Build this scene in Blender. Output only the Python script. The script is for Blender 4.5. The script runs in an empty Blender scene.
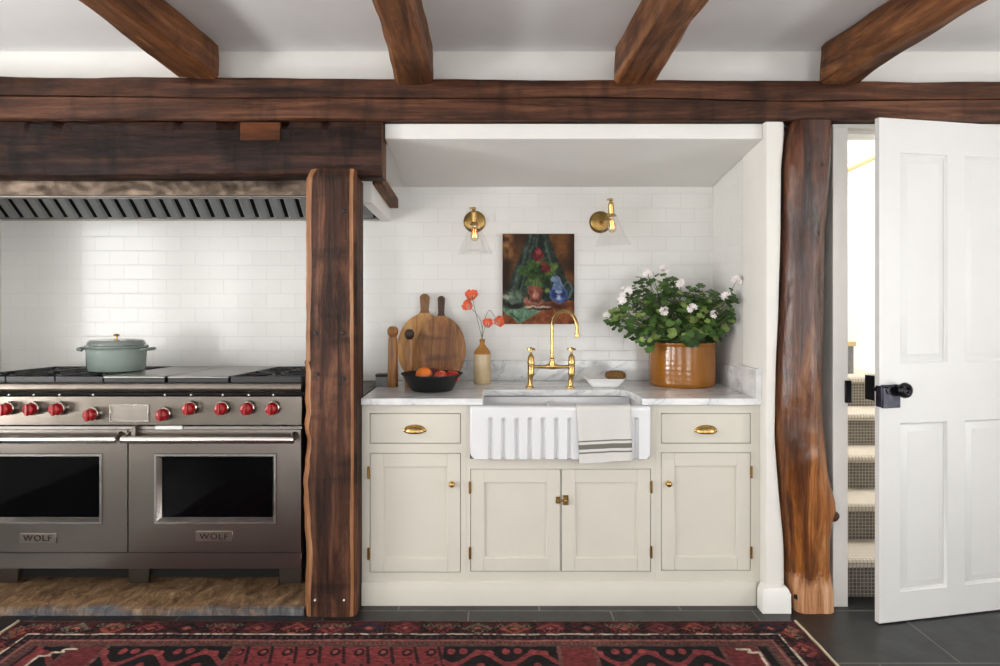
import bpy, bmesh, math, random
import numpy as np
from mathutils import Vector, Matrix, noise
R = math.radians
PI = math.pi
C = bpy.context.scene.collection
random.seed(7)

# ------------------------------------------------------------------ helpers
CAMZ, CAMD, FPX, VX, VY = 1.36, 2.9, 650.0, 495.0, 300.0
def X(px, D): return (px - VX) * D / FPX
def Z(py, D): return CAMZ - (py - VY) * D / FPX
def Y(D): return D - CAMD

def lin(c):
    out = []
    for v in c[:3]:
        v = v / 255.0
        out.append(v / 12.92 if v <= 0.04045 else ((v + 0.055) / 1.055) ** 2.4)
    return (*out, 1.0)

class MB:
    """collects shapes into one bmesh"""
    def __init__(self):
        self.bm = bmesh.new()
    def add(self, verts, faces, mi=0):
        vs = [self.bm.verts.new(v) for v in verts]
        out = []
        for f in faces:
            try:
                fc = self.bm.faces.new([vs[i] for i in f]); fc.material_index = mi; out.append(fc)
            except ValueError:
                pass
        return vs, out
    def box(self, x0, x1, y0, y1, z0, z1, bev=0.0, seg=1, mi=0, M=None):
        b = bmesh.new()
        v = [b.verts.new(p) for p in ((x0,y0,z0),(x1,y0,z0),(x1,y1,z0),(x0,y1,z0),(x0,y0,z1),(x1,y0,z1),(x1,y1,z1),(x0,y1,z1))]
        for f in ((3,2,1,0),(4,5,6,7),(0,1,5,4),(1,2,6,5),(2,3,7,6),(3,0,4,7)):
            b.faces.new([v[i] for i in f])
        if bev > 0:
            bmesh.ops.bevel(b, geom=b.edges[:], offset=bev, segments=seg, affect='EDGES', profile=0.5)
        self.merge(b, mi, M)
        return self
    def merge(self, b, mi=0, M=None):
        if M is not None: bmesh.ops.transform(b, matrix=M, verts=b.verts[:])
        b.verts.index_update()
        vs = [self.bm.verts.new(v.co) for v in b.verts]
        for f in b.faces:
            fc = self.bm.faces.new([vs[v.index] for v in f.verts]); fc.material_index = mi
        b.free()
    def loops(self, sections, cap=True, closed=False, mi=0):
        n = len(sections[0])
        rows = [[self.bm.verts.new(p) for p in s] for s in sections]
        rng = range(len(rows)) if closed else range(len(rows) - 1)
        for i in rng:
            a, b = rows[i], rows[(i + 1) % len(rows)]
            for j in range(n):
                f = self.bm.faces.new((a[j], a[(j+1) % n], b[(j+1) % n], b[j])); f.material_index = mi
        if cap and not closed:
            f = self.bm.faces.new(rows[0][::-1]); f.material_index = mi
            f = self.bm.faces.new(rows[-1]); f.material_index = mi
        return rows
    def tube(self, pts, r, n=10, cap=True, mi=0):
        pts = [Vector(p) for p in pts]
        rr = r if isinstance(r, (list, tuple)) else [r] * len(pts)
        secs = []
        up = None
        for i, p in enumerate(pts):
            t = (pts[min(i+1, len(pts)-1)] - pts[max(i-1, 0)]).normalized()
            if up is None:
                up = Vector((0,0,1)) if abs(t.z) < 0.9 else Vector((1,0,0))
            a = t.cross(up)
            if a.length < 1e-6: a = t.cross(Vector((0,1,0)))
            a.normalize(); b = a.cross(t).normalized(); up = b
            secs.append([p + (a * math.cos(2*PI*k/n) + b * math.sin(2*PI*k/n)) * rr[i] for k in range(n)])
        self.loops(secs, cap, mi=mi)
        return self
    def lathe(self, prof, c=(0,0,0), n=32, M=None, mi=0, sx=1.0, sy=1.0):
        """prof: list of (r, z); r==0 closes"""
        b = bmesh.new()
        rows = []
        for r, z in prof:
            if r < 1e-6: rows.append([b.verts.new((0,0,z))])
            else: rows.append([b.verts.new((r*sx*math.cos(2*PI*k/n), r*sy*math.sin(2*PI*k/n), z)) for k in range(n)])
        for i in range(len(rows)-1):
            p, q = rows[i], rows[i+1]
            for k in range(n):
                k2 = (k+1) % n
                if len(p) == 1 and len(q) == 1: continue
                if len(p) == 1: b.faces.new((p[0], q[k2], q[k]))
                elif len(q) == 1: b.faces.new((p[k], p[k2], q[0]))
                else: b.faces.new((p[k], p[k2], q[k2], q[k]))
        T = Matrix.Translation(Vector(c))
        if M is not None: T = T @ M
        self.merge(b, mi, T)
        return self
    def prism(self, poly, axis, a, b, mi=0):
        """poly of 2D points extruded along axis ('x': (y,z), 'y': (x,z), 'z': (x,y))"""
        def P(p, t):
            if axis == 'x': return (t, p[0], p[1])
            if axis == 'y': return (p[0], t, p[1])
            return (p[0], p[1], t)
        n = len(poly)
        vs = [self.bm.verts.new(P(p, a)) for p in poly] + [self.bm.verts.new(P(p, b)) for p in poly]
        fs = [self.bm.faces.new([vs[i] for i in range(n)][::-1]), self.bm.faces.new([vs[n+i] for i in range(n)])]
        for i in range(n):
            j = (i+1) % n
            fs.append(self.bm.faces.new((vs[i], vs[j], vs[n+j], vs[n+i])))
        for f in fs: f.material_index = mi
        return self
    def grid(self, fn, nu, nv, mi=0):
        """fn(u,v)->point, open grid"""
        vs = [[self.bm.verts.new(fn(i/nu, j/nv)) for j in range(nv+1)] for i in range(nu+1)]
        for i in range(nu):
            for j in range(nv):
                f = self.bm.faces.new((vs[i][j], vs[i+1][j], vs[i+1][j+1], vs[i][j+1])); f.material_index = mi
        return vs
    def build(self, name, mat, parent=None, angle=38, recalc=True, bevel=0.0):
        bm = self.bm
        if recalc: bmesh.ops.recalc_face_normals(bm, faces=bm.faces[:])
        off = wloc(parent)
        if off.length > 0:
            for v in bm.verts: v.co -= off
        me = bpy.data.meshes.new(name)
        bm.to_mesh(me); bm.free()
        for m in (mat if isinstance(mat, (list, tuple)) else [mat]): me.materials.append(m)
        me.shade_smooth()
        if angle < 180: me.set_sharp_from_angle(angle=R(angle))
        o = bpy.data.objects.new(name, me); C.objects.link(o)
        if parent is not None: o.parent = parent
        if bevel > 0:
            md = o.modifiers.new('bevel', 'BEVEL'); md.width = bevel; md.segments = 2; md.limit_method = 'ANGLE'; md.angle_limit = R(40)
        return o

def wloc(o):
    v = Vector((0,0,0))
    while o is not None:
        v += o.location; o = o.parent
    return v
def thing(name, loc, label, cat, group=None):
    o = bpy.data.objects.new(name, None); C.objects.link(o)
    o.location = loc; o.empty_display_size = 0.05
    return tag(o, label, cat, group)
def tag(o, label, cat=None, group=None, kind=None):
    o['label'] = label
    if cat: o['category'] = cat
    if group: o['group'] = group
    if kind: o['kind'] = kind
    return o
def struct(o, label=None):
    o['kind'] = 'structure'
    if label: o['label'] = label
    return o
def copy_tree(o, parent=None):
    c = o.copy(); C.objects.link(c)
    if parent is not None: c.parent = parent
    for ch in [k for k in bpy.data.objects if k.parent == o]:
        copy_tree(ch, c)
    return c
def nz(x, y, z, s=1.0): return noise.noise(Vector((x*s, y*s, z*s)))
AX_Y = Matrix.Rotation(R(90), 4, 'X')      # lathe axis z -> -y (towards the camera)

# ------------------------------------------------------------------ materials
class NT:
    def __init__(self, name):
        self.m = bpy.data.materials.new(name); self.m.use_nodes = True
        self.t = self.m.node_tree; self.b = self.t.nodes['Principled BSDF']
    def n(self, kind, **kw):
        o = self.t.nodes.new('ShaderNode' + kind)
        for k, v in kw.items(): setattr(o, k, v)
        return o
    def l(self, a, ao, b, bi): self.t.links.new(a.outputs[ao], b.inputs[bi])
    def coords(self, scale=(1,1,1), rot=(0,0,0), loc=(0,0,0)):
        tc = self.n('TexCoord'); mp = self.n('Mapping')
        mp.inputs['Scale'].default_value = scale; mp.inputs['Rotation'].default_value = rot; mp.inputs['Location'].default_value = loc
        self.l(tc, 'Object', mp, 'Vector'); return mp
    def noise(self, co, scale=5, detail=4, rough=0.5, dist=0.0):
        t = self.n('TexNoise'); t.inputs['Scale'].default_value = scale; t.inputs['Detail'].default_value = detail
        t.inputs['Roughness'].default_value = rough; t.inputs['Distortion'].default_value = dist
        if co is not None: self.l(co, 0, t, 'Vector')
        return t
    def ramp(self, src, out, stops, interp='LINEAR'):
        r = self.n('ValToRGB'); r.color_ramp.interpolation = interp
        el = r.color_ramp.elements
        while len(el) < len(stops): el.new(0.5)
        for e, (p, c) in zip(el, stops): e.position = p; e.color = c
        self.l(src, out, r, 'Fac'); return r
    def mix(self, a, b, fac, blend='MIX'):
        m = self.n('Mix'); m.data_type = 'RGBA'; m.blend_type = blend
        for s, v in ((6, a), (7, b)):
            if isinstance(v, tuple): m.inputs[s].default_value = v
            else: self.t.links.new(v, m.inputs[s])
        if isinstance(fac, (int, float)): m.inputs[0].default_value = fac
        else: self.t.links.new(fac, m.inputs[0])
        return m
    def bump(self, src, out, strength=0.3, dist=0.005):
        b = self.n('Bump'); b.inputs['Strength'].default_value = strength; b.inputs['Distance'].default_value = dist
        self.l(src, out, b, 'Height'); self.l(b, 'Normal', self.b, 'Normal'); return b
    def set(self, **kw):
        for k, v in kw.items():
            self.b.inputs[k.replace('_', ' ')].default_value = v
        return self

def plain(name, c, rough=0.5, metal=0.0, var=0.06, scale=6, bump=0.0, bscale=60, **kw):
    t = NT(name); col = lin(c)
    co = t.coords()
    n = t.noise(co, scale, 4)
    lo = tuple(max(0, v*(1-var)) for v in col[:3]) + (1,); hi = tuple(min(1, v*(1+var)) for v in col[:3]) + (1,)
    r = t.ramp(n, 'Fac', [(0.3, lo), (0.7, hi)])
    t.l(r, 'Color', t.b, 'Base Color')
    t.set(Roughness=rough, Metallic=metal)
    if bump > 0:
        nb = t.noise(co, bscale, 3); t.bump(nb, 'Fac', bump, 0.002)
    for k, v in kw.items(): t.b.inputs[k.replace('_', ' ')].default_value = v
    return t.m

def wood(name, dark, mid, light, axis='x', rough=0.45, fine=1.0, bump=0.5, blotch=0.6, zgrad=None, stretch=1.0, hew=0.0, spec=0.5):
    t = NT(name)
    def ax(l, c): return tuple({'x': (l, c, c), 'y': (c, l, c), 'z': (c, c, l)}[axis])
    n = t.noise(t.coords(tuple(v*fine for v in ax(1.6, 22))), 1.0, 10, 0.68, 0.7)          # grain
    r = t.ramp(n, 'Fac', [(0.32, lin(dark)), (0.5, lin(mid)), (0.68, lin(light))])
    n2 = t.noise(t.coords(tuple(v*fine for v in ax(2.2, 7))), 1.0, 7, 0.66, 0.6)            # blotches of patina
    r2 = t.ramp(n2, 'Fac', [(0.34, (1-blotch, 1-blotch, 1-blotch, 1)), (0.60, (1,1,1,1))])
    m = t.mix(r.outputs['Color'], r2.outputs['Color'], 1.0, 'MULTIPLY')
    n4 = t.noise(t.coords(tuple(v*fine for v in ax(1.0, 60))), 1.0, 4, 0.6, 0.2)            # fine checks
    r4 = t.ramp(n4, 'Fac', [(0.30, (0.42, 0.40, 0.38, 1)), (0.42, (1,1,1,1))])
    m = t.mix(m.outputs[2], r4.outputs['Color'], 0.8, 'MULTIPLY')
    last = m.outputs[2]
    hgt = n.outputs['Fac']
    if hew:      # adze marks across the grain
        n5 = t.noise(t.coords(tuple(v*fine for v in ax(11, 3.0))), 1.0, 3, 0.5, 0.3)
        r5 = t.ramp(n5, 'Fac', [(0.34, (1-hew, 1-hew, 1-hew, 1)), (0.47, (1,1,1,1))])
        m = t.mix(last, r5.outputs['Color'], 1.0, 'MULTIPLY'); last = m.outputs[2]
    if zgrad:   # the wood itself changes colour along its length
        (z0, z1, stops) = zgrad
        tc = t.n('TexCoord'); sp = t.n('SeparateXYZ'); t.l(tc, 'Object', sp, 'Vector')
        n3 = t.noise(t.coords((6,6,2.0)), 1.0, 3)
        ad = t.n('Math', operation='MULTIPLY_ADD'); t.l(n3, 'Fac', ad, 0); ad.inputs[1].default_value = 0.45
        t.l(sp, 'Z', ad, 2)
        mr = t.n('MapRange'); t.l(ad, 0, mr, 'Value')
        mr.inputs['From Min'].default_value = z0 + 0.22; mr.inputs['From Max'].default_value = z1 + 0.22
        rr = t.ramp(mr, 0, [(p, lin(c)) for p, c in stops])
        m2 = t.mix(last, rr.outputs['Color'], 1.0, 'MULTIPLY'); m2.clamp_result = False
        mm = t.n('VectorMath', operation='SCALE'); t.t.links.new(m2.outputs[2], mm.inputs[0]); mm.inputs['Scale'].default_value = 3.0
        last = mm.outputs[0]
    t.t.links.new(last, t.b.inputs['Base Color'])
    rg = t.ramp(n2, 'Fac', [(0.3, (min(1, rough+0.15),)*3+(1,)), (0.7, (max(0.08, rough-0.08),)*3+(1,))])
    t.l(rg, 'Color', t.b, 'Roughness')
    t.b.inputs['Specular IOR Level'].default_value = spec
    hs = t.n('Math', operation='MULTIPLY_ADD'); t.t.links.new(n2.outputs['Fac'], hs.inputs[0]); hs.inputs[1].default_value = 1.6; t.t.links.new(hgt, hs.inputs[2])
    t.bump(hs, 0, bump, 0.008)
    return t.m

def vcol(name, rough=0.8, bump=0.0, bscale=300, sheen=0.0, mul=None, **kw):
    t = NT(name)
    a = t.n('Attribute'); a.attribute_name = 'Col'
    if mul:
        n = t.noise(t.coords(), mul[0], 3)
        r = t.ramp(n, 'Fac', [(0.3, (1-mul[1],)*3+(1,)), (0.7, (1,1,1,1))])
        m = t.mix(a.outputs['Color'], r.outputs['Color'], 1.0, 'MULTIPLY')
        t.t.links.new(m.outputs[2], t.b.inputs['Base Color'])
    else:
        t.l(a, 'Color', t.b, 'Base Color')
    t.set(Roughness=rough)
    if sheen: t.b.inputs['Sheen Weight'].default_value = sheen
    if bump:
        n = t.noise(t.coords(), bscale, 2); t.bump(n, 'Fac', bump, 0.003)
    for k, v in kw.items(): t.b.inputs[k.replace('_', ' ')].default_value = v
    return t.m

def tiles(name, axes='xz', tile=(222,221,217), mortar=(208,206,201)):
    t = NT(name)
    tc = t.n('TexCoord'); sp = t.n('SeparateXYZ'); cb = t.n('CombineXYZ'); t.l(tc, 'Object', sp, 'Vector')
    t.l(sp, axes[0].upper(), cb, 'X'); t.l(sp, axes[1].upper(), cb, 'Y')
    br = t.n('TexBrick'); br.offset = 0.5
    br.inputs['Color1'].default_value = lin(tile); br.inputs['Color2'].default_value = lin(tuple(min(255, c+3) for c in tile))
    br.inputs['Mortar'].default_value = lin(mortar); br.inputs['Scale'].default_value = 1.0
    br.inputs['Mortar Size'].default_value = 0.0016; br.inputs['Mortar Smooth'].default_value = 0.5
    br.inputs['Brick Width'].default_value = 0.155; br.inputs['Row Height'].default_value = 0.0775; br.inputs['Bias'].default_value = 0.0
    t.l(cb, 0, br, 'Vector')
    t.l(br, 'Color', t.b, 'Base Color')
    n = t.noise(t.coords(), 9, 3)
    mth = t.n('Math', operation='MULTIPLY_ADD'); t.l(br, 'Fac', mth, 0); mth.inputs[1].default_value = -0.8; 
    t.l(n, 'Fac', mth, 2)
    t.bump(mth, 0, 0.35, 0.004)
    rg = t.ramp(br, 'Fac', [(0, (0.17,)*3+(1,)), (1, (0.6,)*3+(1,))]); t.l(rg, 'Color', t.b, 'Roughness')
    return t.m

def marble(name):
    t = NT(name)
    n1 = t.noise(t.coords((1.3,2.6,2.2), (0.4,0.5,0.7)), 1.15, 7, 0.6, 1.3)
    v = t.ramp(n1, 'Fac', [(0.42, lin((233,233,232))), (0.485, lin((222,223,224))), (0.50, lin((192,195,198))), (0.512, lin((224,225,225))), (0.58, lin((234,234,233)))])
    n2 = t.noise(t.coords((1,1,2)), 5, 6, 0.65)
    r2 = t.ramp(n2, 'Fac', [(0.36, lin((230,231,232))), (0.58, (1,1,1,1))])
    m = t.mix(v.outputs['Color'], r2.outputs['Color'], 1.0, 'MULTIPLY')
    t.t.links.new(m.outputs[2], t.b.inputs['Base Color'])
    t.set(Roughness=0.14)
    return t.m

def slate(name):
    t = NT(name)
    co = t.coords((1,1,1), (0,0,0), (0.115, 0.055, 0))
    br = t.n('TexBrick'); br.offset = 0.5; br.offset_frequency = 2
    br.inputs['Color1'].default_value = lin((34,35,37)); br.inputs['Color2'].default_value = lin((24,25,27))
    br.inputs['Mortar'].default_value = lin((96,93,88)); br.inputs['Scale'].default_value = 1.0
    br.inputs['Mortar Size'].default_value = 0.004; br.inputs['Mortar Smooth'].default_value = 0.3
    br.inputs['Brick Width'].default_value = 0.62; br.inputs['Row Height'].default_value = 0.41
    t.l(co, 0, br, 'Vector')
    n = t.noise(t.coords(), 7, 6, 0.6)
    r = t.ramp(n, 'Fac', [(0.3, (0.72,0.72,0.72,1)), (0.7, (1.25,1.25,1.25,1))])
    m = t.mix(br.outputs['Color'], r.outputs['Color'], 1.0, 'MULTIPLY')
    t.t.links.new(m.outputs[2], t.b.inputs['Base Color'])
    mth = t.n('Math', operation='MULTIPLY_ADD'); t.l(br, 'Fac', mth, 0); mth.inputs[1].default_value = -0.7; t.l(n, 'Fac', mth, 2)
    t.bump(mth, 0, 0.35, 0.006)
    rg = t.ramp(n, 'Fac', [(0.3, (0.42,)*3+(1,)), (0.7, (0.3,)*3+(1,))]); t.l(rg, 'Color', t.b, 'Roughness')
    return t.m

def steel(name, c=(150,146,140), rough=0.3, axis='x'):
    t = NT(name)
    sc = {'x': (1.0, 420, 420), 'y': (420, 1.0, 420), 'z': (420, 420, 1.0)}[axis]
    n = t.noise(t.coords(sc), 1.0, 2)
    col = lin(c)
    r = t.ramp(n, 'Fac', [(0.3, tuple(v*0.96 for v in col[:3])+(1,)), (0.7, col)])
    t.l(r, 'Color', t.b, 'Base Color')
    t.set(Metallic=1.0, Roughness=rough)
    t.b.inputs['Anisotropic'].default_value = 0.4
    nb = t.noise(t.coords((3.0,1.0,0.6)), 1.6, 2); t.bump(nb, 'Fac', 0.22, 0.03)
    return t.m

def thin_glass(name, tint=(0.985, 0.988, 0.985, 1), lo=0.02, hi=0.30):
    t = NT(name)
    tr = t.n('BsdfTransparent'); gl = t.n('BsdfGlossy'); gl.inputs['Roughness'].default_value = 0.03
    tr.inputs['Color'].default_value = tint
    lw = t.n('LayerWeight'); lw.inputs['Blend'].default_value = 0.25
    mp = t.n('MapRange'); t.l(lw, 'Facing', mp, 'Value'); mp.inputs['To Min'].default_value = lo; mp.inputs['To Max'].default_value = hi
    mx = t.n('MixShader'); t.l(mp, 0, mx, 0); t.l(tr, 0, mx, 1); t.l(gl, 0, mx, 2)
    out = t.t.nodes['Material Output']; t.l(mx, 0, out, 'Surface')
    return t.m

def emit(name, c, s):
    t = NT(name); t.set(Base_Color=lin(c), Emission_Color=lin(c), Emission_Strength=s); return t.m

M = {}
M['wall'] = plain('wall_paint', (228,226,221), 0.75, var=0.02, bump=0.08, bscale=18)
M['plaster'] = plain('old_plaster', (226,223,216), 0.7, var=0.03, bump=0.25, bscale=9)
M['ceiling'] = plain('ceiling_paint', (231,230,229), 0.8, var=0.02, bump=0.05, bscale=12)
M['trim'] = plain('trim_paint', (229,227,222), 0.45, var=0.015)
M['door'] = plain('door_paint', (219,218,216), 0.38, var=0.015, bump=0.03, bscale=25)
M['cab'] = plain('cabinet_paint', (208,203,191), 0.45, var=0.015)
M['tile'] = tiles('wall_tile', 'xz')
M['tile_side'] = tiles('wall_tile_side', 'yz')
M['floor'] = slate('slate_floor')
M['beam'] = wood('beam_wood', (36,19,12), (78,46,30), (116,74,50), 'x', 0.55, blotch=0.6, bump=0.8, hew=0.4, spec=0.25)
M['lintel'] = wood('lintel_wood', (22,13,10), (48,29,22), (80,52,40), 'x', 0.58, blotch=0.5, bump=0.9, hew=0.6, spec=0.2)
M['lintel_end'] = wood('lintel_end_wood', (80,48,28), (112,72,44), (140,95,62), 'z', 0.5)
M['joist'] = wood('joist_wood', (60,33,17), (118,72,41), (160,108,66), 'y', 0.55, blotch=0.5, bump=0.8, hew=0.3, spec=0.3)
M['post'] = wood('post_wood', (32,18,12), (80,48,32), (130,86,62), 'z', 0.55, blotch=0.7, bump=1.0, hew=0.5, spec=0.25)
M['post_edge'] = wood('post_edge_wood', (110,66,36), (152,100,60), (190,142,100), 'z', 0.5, blotch=0.3)
def trunk_mat():
    t = NT('trunk_wood')
    n = t.noise(t.coords((20, 20, 1.4)), 1.0, 9, 0.66, 1.1)
    top = t.ramp(n, 'Fac', [(0.32, lin((34,18,13))), (0.5, lin((78,45,31))), (0.68, lin((116,74,52)))])
    low = t.ramp(n, 'Fac', [(0.32, lin((60,30,14))), (0.47, lin((128,74,32))), (0.58, lin((164,102,48))), (0.72, lin((194,138,80)))])
    tc = t.n('TexCoord'); sp = t.n('SeparateXYZ'); t.l(tc, 'Object', sp, 'Vector')
    n3 = t.noise(t.coords((9, 9, 2.5)), 1.0, 4, 0.6)
    ad = t.n('Math', operation='MULTIPLY_ADD'); t.l(n3, 'Fac', ad, 0); ad.inputs[1].default_value = 1.6; t.l(sp, 'Z', ad, 2)
    mr = t.n('MapRange'); t.l(ad, 0, mr, 'Value'); mr.inputs['From Min'].default_value = 1.25; mr.inputs['From Max'].default_value = 1.95
    m = t.mix(low.outputs['Color'], top.outputs['Color'], mr.outputs[0])
    n2 = t.noise(t.coords((8, 8, 1.6)), 1.0, 6, 0.65, 0.8)
    r2 = t.ramp(n2, 'Fac', [(0.36, (0.34, 0.30, 0.28, 1)), (0.52, (1,1,1,1))])
    m = t.mix(m.outputs[2], r2.outputs['Color'], 1.0, 'MULTIPLY')
    h = t.ramp(n, 'Fac', [(0.32, lin((96,56,32))), (0.46, lin((172,118,76))), (0.56, lin((196,150,112))), (0.7, lin((222,198,172)))])
    nh = t.noise(t.coords((22, 22, 9)), 1.0, 4, 0.7)
    ah = t.n('Math', operation='MULTIPLY_ADD'); t.l(nh, 'Fac', ah, 0); ah.inputs[1].default_value = 0.16; t.l(sp, 'Z', ah, 2)
    mh = t.n('MapRange'); t.l(ah, 0, mh, 'Value'); mh.inputs['From Min'].default_value = 0.195; mh.inputs['From Max'].default_value = 0.24
    m = t.mix(h.outputs['Color'], m.outputs[2], mh.outputs[0])
    rr = t.ramp(mh, 0, [(0, (0.7,)*3+(1,)), (1, (0.22,)*3+(1,))]); t.l(rr, 'Color', t.b, 'Roughness')
    t.t.links.new(m.outputs[2], t.b.inputs['Base Color'])
    n6 = t.noise(t.coords((9, 9, 5)), 1.0, 3, 0.5)
    hs = t.n('Math', operation='MULTIPLY_ADD'); t.l(n6, 'Fac', hs, 0); hs.inputs[1].default_value = 2.5; t.l(n, 'Fac', hs, 2)
    t.bump(hs, 0, 0.55, 0.010)
    return t.m
M['trunk'] = trunk_mat()
M['steel'] = steel('brushed_steel', (140,132,125), 0.3)
M['steel_panel'] = steel('brushed_panel_steel', (102,95,88), 0.3)
M['steel_dark'] = steel('brushed_steel_dark', (112,108,104), 0.34)
M['filter'] = plain('filter_steel', (148,150,150), 0.5, 0.6, var=0.1)
M['black'] = plain('black_iron', (20,20,21), 0.45, var=0.2)
M['blackgloss'] = plain('black_glass', (4,4,5), 0.05, var=0.1, Specular_IOR_Level=0.12)
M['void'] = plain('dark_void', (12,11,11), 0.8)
M['red'] = plain('red_plastic', (150,18,22), 0.28, var=0.05)
M['brass'] = plain('aged_brass', (192,158,100), 0.26, 1.0, var=0.14, scale=20)
M['brass_plate'] = plain('antique_brass', (148,122,72), 0.3, 1.0, var=0.25, scale=25)
M['hammered'] = plain('hammered_metal', (92,80,70), 0.42, 1.0, var=0.45, scale=14, bump=1.0, bscale=26)
M['porcelain'] = plain('porcelain', (224,224,226), 0.1, var=0.01)
M['marble'] = marble('marble')
M['pot'] = plain('enamel_sage', (130,143,137), 0.16, var=0.04, Coat_Weight=0.5)
M['potlid'] = plain('enamel_sage_lid', (112,120,116), 0.18, var=0.04, Coat_Weight=0.5)
M['terracotta'] = plain('ochre_glaze', (150,92,16), 0.2, var=0.22, scale=5, Coat_Weight=0.3)
M['soil'] = plain('soil', (38,28,20), 0.95, var=0.4, scale=60, bump=1.0)
M['bark'] = wood('board_wood_light', (134,86,40), (186,134,76), (212,166,106), 'z', 0.5, blotch=0.3, bump=0.15)
M['bark_edge'] = wood('board_rim_light', (70,42,22), (120,80,46), (150,108,66), 'z', 0.5, blotch=0.3, bump=0.15)
M['board'] = wood('board_wood_dark', (90,48,18), (154,96,46), (188,134,76), 'z', 0.42, blotch=0.6, bump=0.2, hew=0.5)
M['board_edge'] = wood('board_edge_wood', (30,18,12), (58,36,24), (90,58,38), 'z', 0.5)
M['mill'] = wood('mill_wood', (110,66,28), (158,104,52), (186,132,76), 'z', 0.35, blotch=0.3, bump=0.1)
M['walnut'] = wood('walnut', (34,20,13), (62,38,25), (88,56,36), 'z', 0.4, bump=0.1)
M['sidewood'] = wood('side_wood', (44,34,24), (76,60,44), (102,82,62), 'y', 0.4)
M['stone_grey'] = plain('grey_stone', (128,126,128), 0.6, var=0.15, scale=30)
M['orange'] = plain('orange_peel', (232,120,32), 0.42, var=0.06, scale=20, bump=0.3, bscale=160)
M['apple'] = plain('apple_skin', (176,38,34), 0.25, var=0.35, scale=14)
M['apple2'] = plain('apple_skin_mixed', (200,72,42), 0.25, var=0.5, scale=16)
M['plum'] = plain('plum_skin', (86,22,40), 0.35, var=0.25, scale=12)
M['glaze_hi'] = plain('ochre_salt_glaze', (168,116,54), 0.25, var=0.12, scale=18)
M['glaze_lo'] = plain('cream_stoneware', (194,172,136), 0.25, var=0.08, scale=18)
M['petal'] = plain('poppy_petal', (246,120,84), 0.7, var=0.15, scale=40)
M['stem'] = plain('stem_green', (84,98,56), 0.6, var=0.1)
M['white_petal'] = plain('white_petal', (240,232,230), 0.6, var=0.03, scale=60)
M['bud'] = plain('flower_bud', (150,160,110), 0.6, var=0.2)
M['dish'] = plain('white_ceramic', (236,235,231), 0.18, var=0.01)
M['sponge'] = plain('brown_sponge', (104,74,34), 0.95, var=0.35, scale=90, bump=1.0, bscale=110)
M['glass'] = thin_glass('clear_glass')
M['bulb'] = thin_glass('bulb_glass', (1.0, 0.93, 0.80, 1), 0.08, 0.7)
M['filament'] = emit('filament_glow', (255,170,90), 5.0)
M['lockiron'] = plain('black_lock_iron', (26,26,30), 0.32, 0.6, var=0.2)
M['lockface'] = plain('worn_lock_iron', (58,58,68), 0.38, 0.7, var=0.5, scale=40)
M['stairpaint'] = plain('stair_paint', (236,235,231), 0.5, var=0.02)
M['rail'] = plain('rail_wood', (222,196,146), 0.4, var=0.1)
M['letter'] = plain('badge_lettering', (60,56,54), 0.4, 0.8, var=0.05)
M['sticker'] = plain('white_label', (214,214,210), 0.5, var=0.02)
M['bright'] = plain('knob_ring_steel', (196,190,182), 0.22, 1.0)
M['cream_line'] = plain('rug_binding', (196,180,152), 0.9, var=0.15, scale=60)

def carpet(name, c1, c2, c3, s):
    t = NT(name)
    tc = t.n('TexCoord'); sp = t.n('SeparateXYZ'); t.l(tc, 'Object', sp, 'Vector')
    ys = t.n('Math', operation='ADD'); t.l(sp, 'Y', ys, 0); t.l(sp, 'Z', ys, 1)
    cb = t.n('CombineXYZ'); t.l(sp, 'X', cb, 'X'); t.l(ys, 0, cb, 'Y')
    br = t.n('TexBrick'); br.offset = 0.0
    br.inputs['Color1'].default_value = lin(c1); br.inputs['Color2'].default_value = lin(c2); br.inputs['Mortar'].default_value = lin(c3)
    br.inputs['Scale'].default_value = 1.0; br.inputs['Mortar Size'].default_value = s*0.16; br.inputs['Mortar Smooth'].default_value = 0.6
    br.inputs['Brick Width'].default_value = s; br.inputs['Row Height'].default_value = s
    t.l(cb, 0, br, 'Vector'); t.l(br, 'Color', t.b, 'Base Color'); t.set(Roughness=0.95)
    n = t.noise(t.coords(), 200, 2); t.bump(n, 'Fac', 0.6, 0.004)
    return t.m
M['riser'] = carpet('riser_carpet', (120,112,104), (102,95,89), (172,164,152), 0.017)
M['tread'] = carpet('tread_carpet', (204,194,178), (212,203,190), (170,158,140), 0.017)
def hearth_mat():
    t = NT('hearth_stone')
    tc = t.n('TexCoord'); sp = t.n('SeparateXYZ'); t.l(tc, 'Object', sp, 'Vector')
    n = t.noise(t.coords((9, 4, 4)), 2.6, 8, 0.75, 0.8)
    brown = t.ramp(n, 'Fac', [(0.30, lin((52,34,23))), (0.43, lin((112,82,54))), (0.57, lin((156,122,86))), (0.72, lin((198,170,136)))])
    grey = t.ramp(n, 'Fac', [(0.3, lin((52,51,54))), (0.5, lin((84,83,86))), (0.72, lin((132,130,130)))])
    n2 = t.noise(t.coords((3.2, 9, 9)), 1.0, 5, 0.7)
    ad = t.n('Math', operation='MULTIPLY_ADD'); t.l(n2, 'Fac', ad, 0); ad.inputs[1].default_value = 0.22; t.l(sp, 'Y', ad, 2)
    mr = t.n('MapRange'); t.l(ad, 0, mr, 'Value'); mr.inputs['From Min'].default_value = 0.005; mr.inputs['From Max'].default_value = 0.055
    m = t.mix(grey.outputs['Color'], brown.outputs['Color'], mr.outputs[0])
    t.t.links.new(m.outputs[2], t.b.inputs['Base Color']); t.set(Roughness=0.75)
    t.bump(n, 'Fac', 0.9, 0.012)
    return t.m
M['hearth'] = hearth_mat()

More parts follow.
